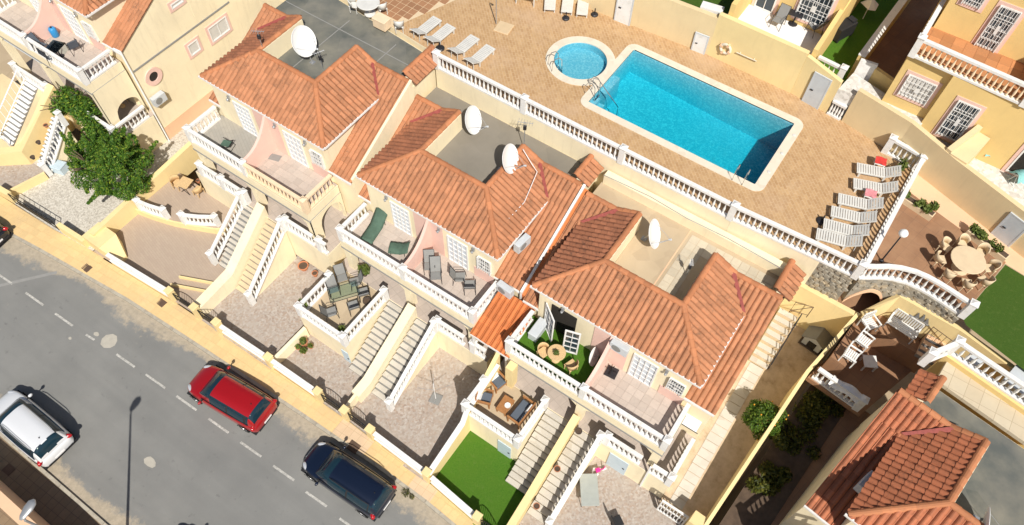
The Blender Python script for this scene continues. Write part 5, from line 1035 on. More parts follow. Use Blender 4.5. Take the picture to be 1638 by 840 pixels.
t = thing('white_table', 'white plastic table cut off by the top edge near the shower', 'table', (10.42, 13.98, 8.70), .3); MB().box(-.6, .6, -.4, .4, .66, .72, .02).build('table_top', 'plastic', t)
for x in (-.5, .5):
    for y in (-.3, .3): MB().lathe([(.03, 0), (.04, .66)], 6, (x, y, 0)).build('leg', 'plastic', t)
# pool shower and steel ladders
t = thing('pool_shower', 'bent steel shower over a square stone tray on the pool deck', 'shower', (10.62, 11.53, 8.70), .15); MB().box(-.42, .42, -.42, .42, -.02, .05, .015).build('tray', 'wet', t); MB().tube([(-.5, .1, 0), (-.5, .1, 1.9), (-.42, .05, 2.1), (-.25, 0, 2.12)], .028, 8).build('pipe', 'greymetal', t); MB().lathe([(.02, 0), (.07, -.05), (.07, -.07)], 10, (-.25, 0, 2.12)).build('shower_head', 'greymetal', t)
def ladder(label, loc, rz):
    t = thing('pool_ladder', label, 'pool ladder', loc, rz)                      # water towards +x
    for y in (-.25, .25): MB().tube([(-.35, y, 0), (-.35, y, .55), (-.22, y, .78), (0, y, .8), (.15, y, .62), (.2, y, 0), (.2, y, -.9)], .022, 8).build('handrail', 'chrome', t)
    for z in (-.25, -.5, -.75): MB().box(.16, .25, -.25, .25, z, z + .03).build('rung', 'chrome', t)
ladder('steel pool ladder pair of handrails at the steps corner of the big pool', (16.98, 9.75 + .45, DZ + .03), .0); ladder('steel pool ladder at the deep end by the balustrade', (25.3, PY0 - .04, DZ + .03), pi / 2); ladder('small steel handrails of the round pool', (KC[0] - .75, KC[1] - 1.12, DZ + .03), .95)
t = thing('pool_stair_rail', 'long steel handrail descending the pool steps', 'handrail', (17.05, 10.35, DZ + .03)); MB().tube([(-.25, 0, 0), (-.25, 0, .75), (0, 0, .85), (1.3, 0, -.3), (1.3, 0, -1.2)], .022, 8).build('rail', 'chrome', t)
def planter(label, loc, rz, L, n=70, h=.35):
    t = thing('planter_box', label, 'planter', loc, rz); MB().box(-L / 2, L / 2, -.17, .17, 0, .34, .02).build('trough', 'solid_table', t); MB().sheet([(-L / 2 + .04, -.13), (L / 2 - .04, -.13), (L / 2 - .04, .13), (-L / 2 + .04, .13)], .345).build('soil', 'soil', t); leaves('plant', t, [((random.uniform(-L / 2, L / 2), random.uniform(-.12, .12), .45), .18, 40) for _ in range(int(L * 6))], 'leafg', .09)
def leaves(name, parent, clumps, mat, size, flat=.5, **k):
    vs = []; fs = []
    for c, r, n in clumps:
        for _ in range(n):
            while True:
                d = Vector((random.uniform(-1, 1), random.uniform(-1, 1), random.uniform(-1, 1)))
                if .15 < d.length < 1: break
            d = d * (r / max(.35, d.length ** .5)) * (.55 + .45 * d.length); p = Vector(c) + Vector((d.x, d.y, d.z * .85)); nrm = (d.normalized() * .7 + Vector((random.gauss(0, .6), random.gauss(0, .6), random.gauss(.35, .6)))).normalized()
            a = nrm.orthogonal().normalized(); b = nrm.cross(a); q = random.uniform(0, 2 * pi); a, b = a * cos(q) + b * sin(q), b * cos(q) - a * sin(q); s = size * random.uniform(.6, 1.3)
            i = len(vs); vs += [p - a * s, p + b * s * flat + nrm * s * .12, p + a * s, p - b * s * flat + nrm * s * .12]; fs.append((i, i + 1, i + 2, i + 3))
    return MB().add(vs, fs).build(name, mat, parent, **k)
planter('low planter with bushy green plants by the long wall, nearest the loungers', (32.60, 12.48, 8.69), -.2, 1.5); planter('low planter with bushy green plants by the long wall, nearest the grey door', (35.76, 12.22, 8.69), -.3, 1.9)
planter('small planter behind the topmost loungers', (31.16, 14.12, 8.69), 1.5, .7)
for p, l in (((33.15, 12.74, 8.69), 'small dark green bush in a pot beside the first planter'),):
    t = thing('bush', l, 'bush', p); MB().lathe([(.16, 0), (.2, .25)], 10).build('pot', 'terracotta', t); leaves('foliage', t, [((0, 0, .4), .22, 160)], 'leafg', .08)
def pot(label, loc, r=.2, h=.3, mat='terracotta', plant=None, n=120, ph=.25, size=.1):
    t = thing('flower_pot', label, 'flower pot', loc, 0, 'pots in the yards'); MB().lathe([(r * .65, 0), (r * .95, h * .85), (r * 1.08, h * .85), (r * 1.08, h), (r * .9, h), (r * .85, h * .8)], 14, cap=False).build('pot', mat, t, False); MB().lathe([(r * .88, h * .85), (r * .88, h * .86)], 12).build('soil', 'soil', t)
    if plant: leaves('plant', t, [((0, 0, h + ph * .6), ph, n)], plant, size, .3)
# --- wooden sofa set
def wood_seat(label, loc, rz, w, name='armchair'):
    t = thing(name, label, 'sofa' if w > 1 else 'armchair', loc, rz, 'wooden garden seats with slate cushions')   # faces +x
    for x in (-.32, .32):
        for y in (-w / 2, w / 2): MB().box(x - .03, x + .03, y - .03, y + .03, 0, .62 if x > 0 else .8).build('leg', 'wood', t)
    MB().box(-.34, .36, -w / 2 + .04, w / 2 - .04, .28, .33).build('seat', 'wood', t)
    for y in (-w / 2, w / 2): MB().box(-.34, .38, y - .045, y + .045, .60, .64).build('armrest', 'wood', t)
    MB().box(-.36, -.31, -w / 2, w / 2, .74, .82).build('back_rail', 'wood', t)
    for k in range(int(w / .11)): y = -w / 2 + .08 + k * .11; MB().box(-.35, -.325, y - .025, y + .025, .33, .75).build('back_slat', 'wood', t)
    c = MB().box(-.26, .33, -w / 2 + .05, w / 2 - .05, .33, .45, .04).build('cushion', 'cushion', t); MB().add([(-.30, -.22, .47), (-.12, -.22, .47), (-.12, .22, .47), (-.30, .22, .47), (-.33, -.2, .76), (-.22, -.2, .76), (-.22, .2, .76), (-.33, .2, .76)], [(3, 2, 1, 0), (4, 5, 6, 7), (0, 1, 5, 4), (1, 2, 6, 5), (2, 3, 7, 6), (3, 0, 4, 7)]).xform(Matrix.Translation((0, 0 if w < 1 else -w / 2 + .35, 0))).build('pillow', 'whitecloth', t)
wood_seat('wooden armchair with slate cushion at the wall end of the sofa terrace', (20.27, -2.85, 1.77), -.25, .66); wood_seat('wooden armchair with slate cushion at the front corner of the sofa terrace', (20.26, -3.88, 1.77), .35, .66); wood_seat('two-seat wooden sofa with slate cushion beside the steps', (22.11, -3.47, 1.77), pi - .05, 1.25, 'garden_sofa')
t = thing('coffee_table', 'low wooden coffee table between the slate cushioned seats', 'table', (21.27, -3.60, 1.77), .03); MB().box(-.28, .28, -.42, .42, .34, .40, .01).build('table_top', 'wood', t)
for x in (-.22, .22):
    for y in (-.36, .36): MB().box(x - .03, x + .03, y - .03, y + .03, 0, .34).build('leg', 'wood', t)
t = thing('ashtray_bowl', 'white bowl on the wooden coffee table', 'bowl', (21.40, -3.59, 2.17)); MB().lathe([(.06, 0), (.13, .03), (.15, .05), (.11, .035), (.0, .02)], 14, cap=False).build('bowl', 'white', t)
# --- glass dining set
t = thing('glass_table', 'rectangular glass dining table ringed by grey sling chairs', 'table', (11.15, -3.45, 1.82), .95); MB().box(-.75, .75, -.42, .42, .71, .725, .004).build('table_top', 'tglass', t); MB().tube([(-.75, -.42, .7), (.75, -.42, .7), (.75, .42, .7), (-.75, .42, .7), (-.75, -.42, .7)], .018, 6).build('table_frame', 'darkmetal', t)
for x in (-.68, .68):
    for y in (-.36, .36): MB().lathe([(.02, 0), (.02, .7)], 6, (x, y, 0)).build('leg', 'darkmetal', t)
def sling(label, loc, rz, mat='greycloth', group='grey sling chairs', recl=.25):
    t = thing('sling_chair', label, 'chair', loc, rz, group)                       # faces +x
    for y in (-.27, .27): MB().tube([(.3, y, 0), (.26, y, .42), (.2, y, .64), (-.22, y, .64), (-.28, y, .4), (-.34, y, 0)], .016, 6).build('side_frame', 'darkmetal', t)
    MB().add([(.26, -.25, .42), (.26, .25, .42), (-.2, .25, .38), (-.2, -.25, .38), (.26, -.25, .40), (.26, .25, .40), (-.2, .25, .36), (-.2, -.25, .36)], [(0, 1, 2, 3), (7, 6, 5, 4), (0, 4, 5, 1), (1, 5, 6, 2), (2, 6, 7, 3), (3, 7, 4, 0)]).build('seat', mat, t, fix=True)
    MB().add([(-.2, -.25, .40), (-.2, .25, .40), (-.2 - recl, .25, .98), (-.2 - recl, -.25, .98), (-.22, -.25, .39), (-.22, .25, .39), (-.22 - recl, .25, .97), (-.22 - recl, -.25, .97)], [(0, 1, 2, 3), (7, 6, 5, 4), (0, 4, 5, 1), (1, 5, 6, 2), (2, 6, 7, 3), (3, 7, 4, 0)]).build('backrest', mat, t, fix=True); MB().tube([(-.2, -.26, .4), (-.2 - recl, -.26, 1.0), (-.2 - recl, .26, 1.0), (-.2, .26, .4)], .014, 6).build('back_frame', 'darkmetal', t)
for p, r, l in (((11.25, -4.58, 1.82), .95, 'grey sling chair at the front end of the glass table'), ((11.08, -2.54, 1.82), .95 + pi, 'grey sling chair at the house end of the glass table'), ((10.42, -3.50, 1.82), -.6, 'grey sling chair on the outer side of the glass table, nearer the corner'), ((10.34, -2.73, 1.82), -.6, 'grey sling chair on the outer side of the glass table, nearer the house'), ((11.93, -3.67, 1.82), 2.55, 'grey sling chair on the stair side of the glass table, nearer the front'), ((11.84, -2.78, 1.82), 2.5, 'grey sling chair on the stair side of the glass table, nearer the porch')): sling(l, p, r)
pot('bushy potted plant at the front left corner of the dining terrace', (9.76, -5.05, 1.82), .17, .3, 'darkpot', 'leafg', 160, .26); pot('spiky potted plant on the porch above the dining terrace', (11.03, -1.78, 1.82), .18, .35, 'darkpot', 'leafg', 140, .32, .16); pot('small potted plant at the stair corner of the dining terrace', (12.26, -4.96, 1.82), .12, .2, 'darkpot', 'leafg', 90, .18); pot('round black pot beside the stair rail of the dining terrace', (12.26, -3.03, 1.82), .2, .32, 'darkpot')
pot('large empty terracotta pot against the cream wall', (7.14, -2.75, 0.12), .28, .35); pot('dark bowl on the mosaic yard near the terrace wall', (7.96, -2.73, 0.12), .16, .3)
pot('tall terracotta pot with trailing plant in the flower pot cluster', (10.27, -6.15, -0.10), .2, .4, 'terracotta', 'leafg', 90, .2); pot('small terracotta pot in the flower pot cluster, left', (10.15, -6.49, -0.10), .14, .2, 'terracotta', 'leafg', 60, .14); pot('small leafy pot in the flower pot cluster, front', (10.54, -6.49, -0.10), .14, .2, 'terracotta', 'leafg', 110, .18); pot('small terracotta pot in the flower pot cluster, right', (10.63, -6.07, -0.10), .14, .2, 'terracotta', 'leafg', 60, .14)
pot('dark pot highest on the sloping yellow wall', (24.82, -2.77, 2.10), .16, .22, 'darkpot'); pot('terracotta pot halfway down the sloping yellow wall', (24.86, -4.55, 1.20), .15, .2); pot('terracotta pot lowest on the sloping yellow wall', (24.95, -6.38, 0.68), .15, .2)
pot('terracotta pot highest on the yellow wall behind the tree', (-10.54, -4.86, 2.30), .13, .18); pot('brown pot in the middle of the yellow wall behind the tree', (-10.38, -5.80, 1.80), .13, .18, 'darkpot'); pot('brown pot lowest on the yellow wall behind the tree', (-10.15, -6.61, 1.40), .13, .18, 'darkpot')
# --- wicker set on the round terrace
t = thing('folding_table', 'square straw-topped folding table on the round terrace', 'table', (-1.55, -2.85, 0.86), .2); MB().box(-.36, .36, -.36, .36, .68, .72, .01).build('table_top', 'wicker', t); MB().bar((-.3, -.28, 0), (.3, -.28, .68), .03, .03).bar((.3, -.28, 0), (-.3, -.28, .68), .03, .03).bar((-.3, .28, 0), (.3, .28, .68), .03, .03).bar((.3, .28, 0), (-.3, .28, .68), .03, .03).build('crossed_legs', 'darkmetal', t)
shell_chair('straw wicker armchair left of the folding table', (-2.13, -3.03, 0.86), .2, 'wicker', 'wicker armchairs', .6); shell_chair('straw wicker armchair right of the folding table', (-0.78, -2.70, 0.86), pi + .1, 'wicker', 'wicker armchairs', .6)
pot('terracotta pot by the wall of the round terrace', (-1.49, -2.13, 0.86), .12, .2)
# --- turf balcony set
t = round_table('round wicker table with a plant on the turf balcony', (22.40, -1.22, 4.37), .42, 'wicker'); pot('little green plant on the round wicker table', (22.44, -1.31, 5.11), .07, .08, 'terracotta', 'leafg', 80, .13, .09)
shell_chair('wicker armchair left of the round wicker table', (21.83, -1.39, 4.37), -.3, 'wicker', 'wicker armchairs on the turf balcony', .56); shell_chair('wicker armchair right of the round wicker table', (23.23, -1.24, 4.37), 2.8, 'wicker', 'wicker armchairs on the turf balcony', .56)
t = thing('garden_chest', 'pale grey storage box by the turf balcony side rail', 'box', (20.97, -0.54, 4.37), pi / 2); MB().box(-.5, .5, -.22, .22, 0, .5, .03).build('body', 'greydoor', t); MB().box(-.52, .52, -.24, .24, .5, .56, .03).build('lid', 'greydoor', t)
t = thing('leaning_table_top', 'round white table top leaning on the pink wall', 'table top', (23.82, -0.30, 4.37), .1); MB().lathe([(.45, 0), (.47, .03), (.45, .05)], 20).xform(Matrix.Translation((0, 0, .46)) @ Matrix.Rotation(1.2, 4, 'Y')).build('top', 'whitecloth', t); MB().tube([(-.1, 0, .1), (.15, 0, .75)], .02).build('folded_leg', 'greymetal', t)
# --- middle house balconies
def draped(label, loc, rz, L, mat, up=.45):
    t = thing('covered_lounger', label, 'sun lounger', loc, rz); n = 10; m = 4; v = []
    for i in range(n + 1):
        x = -L / 2 + L * i / n; z = .36 + (.0 if i < 6 else (i - 6) / 4 * up) + random.uniform(-.012, .012)
        for j in range(m + 1): y = -.36 + .72 * j / m; v.append((x, y, z - (.12 if j in (0, m) else 0) + random.uniform(-.01, .01)))
    o = MB().add(v, [(i * (m + 1) + j, (i + 1) * (m + 1) + j, (i + 1) * (m + 1) + j + 1, i * (m + 1) + j + 1) for i in range(n) for j in range(m)]).build('cover', mat, t, True); o.modifiers.new('s', 'SOLIDIFY').thickness = .02
    for x in (-L * .4, L * .3):
        for y in (-.28, .28): MB().lathe([(.02, 0), (.02, .3)], 6, (x, y, 0)).build('leg', 'darkmetal', t)
draped('lounger under a green cover on the middle balcony, nearest the side rail', (11.10, -0.50, 4.42), 1.75, 1.8, 'greencloth'); draped('green covered lounger against the pink divider on the middle balcony', (12.89, -0.72, 4.42), .45, 1.0, 'greencloth', .25)
pot('round black ball planter behind the green cover', (10.74, 0.43, 4.42), .18, .3, 'darkpot')
sling('grey folding recliner nearest the pink divider on the middle house balcony', (14.78, -0.73, 4.42), -.9, recl=.35); sling('small grey chair in the middle of the balcony with the white grid door', (16.36, -0.40, 4.42), .6); sling('grey chair at the corner of the balcony with the white grid door', (17.03, -0.49, 4.42), 2.2); sling('grey footrest chair beside the folding recliner', (15.36, -0.98, 4.42), -.9, recl=.5)
t = thing('folded_chair', 'dark folding chair frame on the grey balcony floor', 'chair', (2.01, -1.30, 5.50), .3); MB().tube([(-.3, -.25, .05), (.3, -.25, .42), (.3, .25, .42), (-.3, .25, .05), (-.3, -.25, .05)], .02).tube([(-.3, -.25, .42), (.3, -.25, .05), (.3, .25, .05), (-.3, .25, .42)], .02).build('frame', 'iron', t); MB().box(-.26, .26, -.2, .2, .3, .315).build('seat', 'greencloth', t)
MBx = thing('floor_drain_mat', 'square dark mat on the pale balcony floor', 'mat', (4.49, -0.40, 5.51), .3); MB().box(-.3, .3, -.2, .2, 0, .012).build('mat', 'greycloth', MBx)
t = thing('parasol_base', 'square black parasol base on the pale balcony with white doors', 'parasol base', (24.83, -0.32, 4.37), .1); MB().box(-.27, .27, -.27, .27, 0, .07, .01).build('foot', 'darkmetal', t); MB().lathe([(.03, .07), (.03, .5)], 8).build('tube', 'darkmetal', t); MB().box(-.25, .25, -.02, .02, .2, .24).box(-.02, .02, -.25, .25, .2, .24).build('cross', 'iron', t)
# --- folded rotary parasol in the mosaic yard
t = thing('rotary_clothes_line', 'white pole with folded wire arms standing in the mosaic yard', 'clothes line', (17.70, -4.59, -0.17), .2); MB().box(-.28, .28, -.28, .28, 0, .06, .02).build('foot', 'greycloth', t); MB().tube([(0, 0, .06), (0, 0, 1.9)], .022, 8).build('pole', 'whitemetal', t)
for a in range(4): MB().tube([(0, 0, 1.1), (.8 * cos(a * pi / 2 + .5), .8 * sin(a * pi / 2 + .5), 1.6)], .01, 5).build('arm', 'greymetal', t)
# --- yard with table
t = thing('folding_table', 'grey folding table top at the foot of the steps', 'table', (26.52, -4.24, -0.30), .62); MB().box(-.42, .42, -.75, .75, .7, .74, .01).build('table_top', 'tabletop', t)
for x in (-.35, .35):
    for y in (-.6, .6): MB().lathe([(.02, 0), (.02, .7)], 6, (x, y, 0)).build('leg', 'darkmetal', t)
t = thing('toy_trike', 'pink and white toy tricycle by the yard wall', 'toy', (26.34, -3.09, -0.30), .9); MB().tube([(0, 0, .25), (.3, 0, .2), (.35, 0, .5)], .03).build('frame', 'magenta', t); MB().box(-.1, .12, -.1, .1, .26, .36, .03).build('seat', 'magenta', t)
for x, y in ((-.1, -.15), (-.1, .15), (.36, 0)): MB().lathe([(.04, -.03), (.12, -.03), (.12, .03), (.04, .03)], 12).xform(Matrix.Translation((x, y, .12)) @ Matrix.Rotation(pi / 2, 4, 'X')).build('wheel', 'whitecloth', t)
t = thing('office_chair', 'black chair casting a long shadow at the bottom of the yard', 'chair', (28.32, -4.68, -0.30), 1.0); MB().box(-.25, .25, -.25, .25, .42, .5, .03).build('seat', 'blackplastic', t); MB().box(-.28, -.22, -.24, .24, .55, 1.05, .02).build('backrest', 'blackplastic', t); MB().lathe([(.25, 0), (.22, .05), (.03, .1), (.03, .42)], 10).build('stand', 'blackplastic', t)
t = thing('black_bag', 'black bag between the toy and the grey table', 'bag', (26.30, -3.66, -0.30)); MB().lathe([(.05, 0), (.2, .05), (.22, .2), (.1, .35), (.03, .4)], 9).build('bag', 'blackplastic', t, True)

# ------------------------------------------------------------------ on the roofs
def dish(label, loc, r, n, foot):
    t = thing('satellite_dish', label, 'satellite dish', loc, 0, 'white satellite dishes on the roofs'); n = Vector(n).normalized(); q = n.to_track_quat('Z', 'Y').to_matrix().to_4x4()
    prof = [(0, 0)] + [(r * k / 6, .16 * r * (k / 6) ** 2) for k in range(1, 7)] + [(r * 1.015, .16 * r + .01)]
    vs = []; fs = []; m = 28
    for a, z in prof[1:]:
        for k in range(m): vs.append((a * .92 * cos(2 * pi * k / m), a * sin(2 * pi * k / m), z))
    vs.append((0, 0, 0)); c = len(vs) - 1
    fs = [(c, k, (k + 1) % m) for k in range(m)] + [(i * m + k, i * m + m + k, i * m + m + (k + 1) % m, i * m + (k + 1) % m) for i in range(len(prof) - 2) for k in range(m)]
    o = MB().add(vs, fs).xform(q).build('reflector', 'whitemetal', t, True, fix=True); o.modifiers.new('s', 'SOLIDIFY').thickness = .02
    low = q @ Vector((0, -r * .95, .15 * r)); lnb = q @ Vector((0, -r * .55, r * 1.05))
    MB().tube([low, lnb], .018, 6).build('feed_arm', 'greymetal', t); MB().tube([q @ Vector((r * .8, 0, .1)), lnb], .009, 5).tube([q @ Vector((-r * .8, 0, .1)), lnb], .009, 5).build('stay', 'greymetal', t); MB().lathe([(.03, -.08), (.045, 0), (.05, .06)], 8).xform(Matrix.Translation(lnb) @ q).build('feed_horn', 'greydoor', t)
    f = Vector(foot) - Vector(loc); b = q @ Vector((0, 0, -.08)); MB().tube([(0, 0, 0), b, f], .035, 8).build('bracket', 'greymetal', t); MB().box(f.x - .12, f.x + .12, f.y - .12, f.y + .12, f.z - .02, f.z + .03).build('base_plate', 'greymetal', t)
SN = (.92, .16, .40)
dish('big white satellite dish on the dark bitumen roof', (3.68, 3.87, 9.75), .78, (.95, .02, .45), (4.01, 3.88, 8.52)); dish('white satellite dish at the back of the grey-brown roof', (12.98, 5.36, 8.55), .72, SN, (12.62, 5.70, 7.44))
dish('white satellite dish beside the ridge with a big black shadow', (15.99, 4.15, 8.90), .72, SN, (15.39, 4.36, 7.44)); dish('white satellite dish on the sand-coloured roof', (23.43, 4.56, 8.50), .70, (.80, .20, .41), (23.05, 4.88, 7.40))
dish('satellite dish half hidden behind the ridge of the lower right house', (38.97, 0.05, 9.00), .7, (.9, .2, .35), (39.04, 0.57, 8.10))
def antenna(label, loc, h, rz, s=1):
    t = thing('tv_antenna', label, 'antenna', loc, rz, 'TV antennas on the roofs'); MB().tube([(0, 0, 0), (0, 0, h)], .02, 6).build('mast', 'greymetal', t); MB().tube([(-.45 * s, 0, h - .05), (.5 * s, 0, h - .02)], .014, 5).build('boom', 'greymetal', t)
    for k in range(6): x = (-.4 + .17 * k) * s; w = (.30 - .025 * k) * s; MB().tube([(x, -w, h - .04), (x, w, h - .04)], .008, 4).build('element', 'greymetal', t)
    MB().box(-.08, .08, -.06, .06, h - .5, h - .28).build('amplifier', 'darkmetal', t)
antenna('small TV antenna on the left ridge of the bitumen roof', (2.28, 2.47, 9.40), 1.3, .5, .7); antenna('black TV antenna behind the bitumen roof dish', (4.81, 3.79, 8.52), 1.2, 1.1, .6); antenna('TV antenna with grey panel behind the second dish', (15.58, 6.14, 7.44), 1.9, .4, .8); antenna('thin TV antenna standing on the sand-coloured roof', (25.55, 4.26, 7.40), 1.1, 2.0, .35)
def aircon(label, loc, rz, parent=None):
    t = thing('air_conditioner', label, 'air conditioner', loc, rz, 'air conditioning units'); MB().box(-.42, .42, -.16, .16, 0, .58, .015).build('case', 'greydoor', t); MB().lathe([(.22, 0), (.22, .012), (.19, .02)], 18).xform(Matrix.Translation((-.1, -.16, .29)) @ Matrix.Rotation(pi / 2, 4, 'X')).build('fan_grille', 'greycloth', t); MB().box(-.36, -.3, -.14, .14, -.05, 0).box(.3, .36, -.14, .14, -.05, 0).build('foot', 'darkmetal', t)
aircon('air conditioner perched on the tiles beside the middle house', (18.42, 1.81, 6.50), 1.45); aircon('air conditioner beside the orange awning roof', (18.68, 0.08, 4.95), -.1); aircon('white air conditioner on the tall blank wall near the round window', (-5.62, -.15, 3.3), pi / 2); aircon('air conditioner on tiles of the lower right house', (35.47, -0.01, 7.00), 1.3); aircon('air conditioner on the pink wall of the turf balcony house', (24.78, -0.05, 6.20), 0)
# cables and seams on the flat roofs
MB().box(-.4, 8.6, 6.55, 6.6, 8.08, 8.09).box(3.4, 3.45, 2.5, 7.4, 8.08, 8.092).box(6.6, 6.65, 5.4, 7.4, 8.08, 8.093).build('felt_seam', 'seam', H1)
MB().sheet([(5.2, 2.4), (5.83, 2.4), (5.83, 5.28), (8.86, 5.28), (8.86, 6.6), (4.4, 6.6), (4.4, 2.9)], 7.704).build('roof_screed', 'sandroof', H3); pave(H3, 4.42, 8.84, 2.42, 6.6, 7.716, .42, 'pv_sand', .016, 'roof_slab', 0, lambda x, y: x < 5.5 or y > 5.6); MB().box(4.34, 4.4, 2.4, 6.9, 7.7, 7.71).build('slab_edge', 'peach', H3); MB().box(-.4, 8.8, 6.62, 7.0, 7.70, 8.3).build('roof_upstand', 'cream', H3)
MB().tube([(-.4, 6.6, 8.33), (2, 6.75, 8.32), (4, 6.62, 8.33), (6, 6.7, 8.32), (8.6, 6.6, 8.33)], .02, 5).build('cable', 'greymetal', H3)
MB().tube([(6.2, 4.9, 9.0), (6.9, 4.6, 8.75), (7.3, 4.5, 8.5), (7.6, 3.0, 8.0), (7.5, 1.5, 7.95)], .018, 5).build('cable', 'whitemetal', H2)
def party(label, x, y0, y1, z0, z1, mat, w=.30):
    o = MB().add([(x - w / 2, y0, 0), (x + w / 2, y0, 0), (x + w / 2, y1, 0), (x - w / 2, y1, 0), (x - w / 2, y0, z0), (x + w / 2, y0, z0), (x + w / 2, y1, z1), (x - w / 2, y1, z1)], [(3, 2, 1, 0), (4, 5, 6, 7), (0, 1, 5, 4), (1, 2, 6, 5), (2, 3, 7, 6), (3, 0, 4, 7)]).build('party_wall', mat); tag(o, label, 'wall', 'party walls between the roofs'); return o
party('cream party wall stepping down between the bitumen-roofed and middle house', 9.36, .25, 5.3, 6.55, 9.2, 'cream', .14); party('orange party wall strip between middle house and sand-roofed house', 19.42, .3, 5.5, 5.42, 8.1, 'white', .12); MB().obox((19.6, .3), (19.6, 5.4), .22, 4.2, 5.25, 4.2, 7.95).build('flashing', 'tile_new', None).name = 'party_flashing'
tag(bpy.data.objects['party_flashing'], 'orange-painted flashing strip in the shade beside the party wall', 'flashing')
t = thing('awning_roof', 'small bright orange tiled awning roof between two houses', 'awning', (18.3, -2.2, 3.92)); slope(t, [(-.05, 0), (2.2, 0), (2.05, 2.35), (.1, 2.35)], 0, 0, .42, 'tile_new', True); MB().box(.0, 2.15, -.04, .0, -.14, -.02).build('eaves_board', 'white', t)
for x in (.1, 2.0): MB().box(x - .05, x + .05, .02, .12, -2.1, -.05).build('post', 'white', t)

# ------------------------------------------------------------------ trees and shrubs
def limbs(mb, p, d, L, r, depth):
    q = p + d * L; mb.tube([p, p + d * L * .5 + Vector((random.gauss(0, .05), random.gauss(0, .05), 0)) * L, q], r, 7, r * .6)
    if depth:
        for k in range(3): nd = (d + Vector((random.gauss(0, .55), random.gauss(0, .55), random.gauss(.1, .25)))).normalized(); limbs(mb, q, nd, L * .72, r * .55, depth - 1)
def tree(label, loc, trunk_h, crown, mat, size, fruit=0, name='tree', cat='tree'):
    t = thing(name, label, cat, loc); mb = MB(); limbs(mb, Vector((0, 0, 0)), Vector((.05, .02, 1)).normalized(), trunk_h, .11 if trunk_h > 1 else .06, 2); mb.build('trunk', 'bark', t, True)
    leaves('crown', t, crown, mat, size, .42)
    if fruit:
        for k in range(fruit):
            c, r, n = random.choice(crown); d = Vector((random.gauss(0, 1), random.gauss(0, 1), abs(random.gauss(0, 1)))).normalized() * r * 1.02; MB().lathe([(.005, -.045), (.03, -.025), (.036, 0), (.03, .025), (.005, .036)], 8, tuple(Vector(c) + d)).build('orange', 'orange', t, True)
    return t
random.seed(5)
base = Vector((-5.81, -5.15, 0.36)); cl = []
CL = [(-5.68, -4.08, 3.20), (-4.42, -3.71, 3.00), (-5.57, -5.26, 2.80), (-3.47, -4.29, 2.60), (-3.84, -5.08, 3.40), (-5.77, -6.07, 2.20), (-4.29, -5.93, 2.30), (-3.23, -5.36, 2.20), (-6.34, -5.60, 2.60), (-3.81, -3.42, 2.60), (-3.89, -4.55, 3.90), (-5.92, -4.69, 3.30), (-3.15, -4.48, 1.90), (-7.50, -5.19, 2.60), (-5.47, -3.49, 3.00)]
for c in CL: cl.append((Vector(c) - base, random.uniform(.45, .75), 800))
for _ in range(75):                                        # leafy sprays breaking the outline
    c = Vector(random.choice(CL)) - base; d = Vector((random.gauss(-.2, 1), random.gauss(.3, 1), random.gauss(.7, .6))).normalized(); L_ = random.uniform(.75, 1.35)
    for q in (.45, .65, .85, 1.0): cl.append((c + d * L_ * q, .22 - .13 * q, 60))
tree('big bushy green tree standing in the gravel yard', tuple(base), 1.7, cl, 'leaf', .085)
base = Vector((-9.97, -3.03, 0.36)); cl = []
for c in ((-9.71, -3.24, 3.40), (-10.46, -3.23, 3.30), (-8.58, -3.35, 3.40), (-7.71, -3.62, 3.40), (-7.20, -3.61, 3.20), (-8.90, -3.33, 3.60), (-6.87, -3.74, 3.00), (-10.15, -3.75, 3.20), (-8.29, -3.09, 3.10), (-10.40, -2.94, 3.50), (-9.46, -3.00, 3.70), (-8.68, -2.94, 3.60), (-6.94, -3.95, 3.30), (-6.22, -4.13, 3.10)): cl.append((Vector(c) - base, random.uniform(.5, .68), 420))
tree('smaller leafy tree climbing past the porch, behind the big tree', tuple(base), 1.9, cl, 'leaf', .11)
base = Vector((31.49, 2.06, 3.30)); base.z = GZ(0, base.y); cl = [((0, 0, 1.5), .85, 1900)] + [((.74 * cos(a) * random.uniform(.7, 1), .74 * sin(a) * random.uniform(.7, 1), 1.5 + random.uniform(-.45, .4)), .32, 260) for a in [k * .63 for k in range(10)]] + [((.3 * cos(a), .3 * sin(a), 2.0), .35, 240) for a in (0, 2, 4)]
tree('small round orange tree with fruit in the dirt garden', tuple(base), .85, cl, 'leafo', .07, 22, 'orange_tree')
def shrub(label, loc, r, n, mat, size, k=8):
    t = thing('shrub', label, 'shrub', loc, 0, 'shrubs in the shaded alley bed'); MB().tube([(0, 0, 0), (.03, 0, r * .6)], .04, 6, .02).build('stem', 'bark', t); leaves('foliage', t, [((random.gauss(0, .45) * r, random.gauss(0, .45) * r, r * random.uniform(.3, 1.0)), r * random.uniform(.35, .55), n) for _ in range(k)], mat, size, .5)
shrub('yellow-green shrub at the lower end of the shaded alley', (33.16, 0.11, 2.00), .95, 260, 'leafd', .10, 9); shrub('dark shrub beside the orange tree, behind the garden wall', (33.01, 2.23, 2.60), 1.0, 240, 'leafd', .09, 9); shrub('dark bush in the middle of the shaded alley bed', (33.34, 3.59, 3.30), .9, 220, 'leafd', .09, 9); shrub('dark bush below the shaded white balustrade', (33.24, 4.66, 4.00), .7, 200, 'leafd', .08, 7); shrub('small grey-green clump at the bottom of the alley', (32.72, -1.19, 1.40), .5, 120, 'leafd', .07, 5)
shrub('dark shrub between the orange tree and the yellow-green shrub', (33.55, 2.60, 2.60), .8, 200, 'leafd', .09, 7)
pot('low green plant at the foot of the garden fence', (31.13, -2.54, -0.25), .2, .15, 'darkpot', 'leafg', 200, .3)
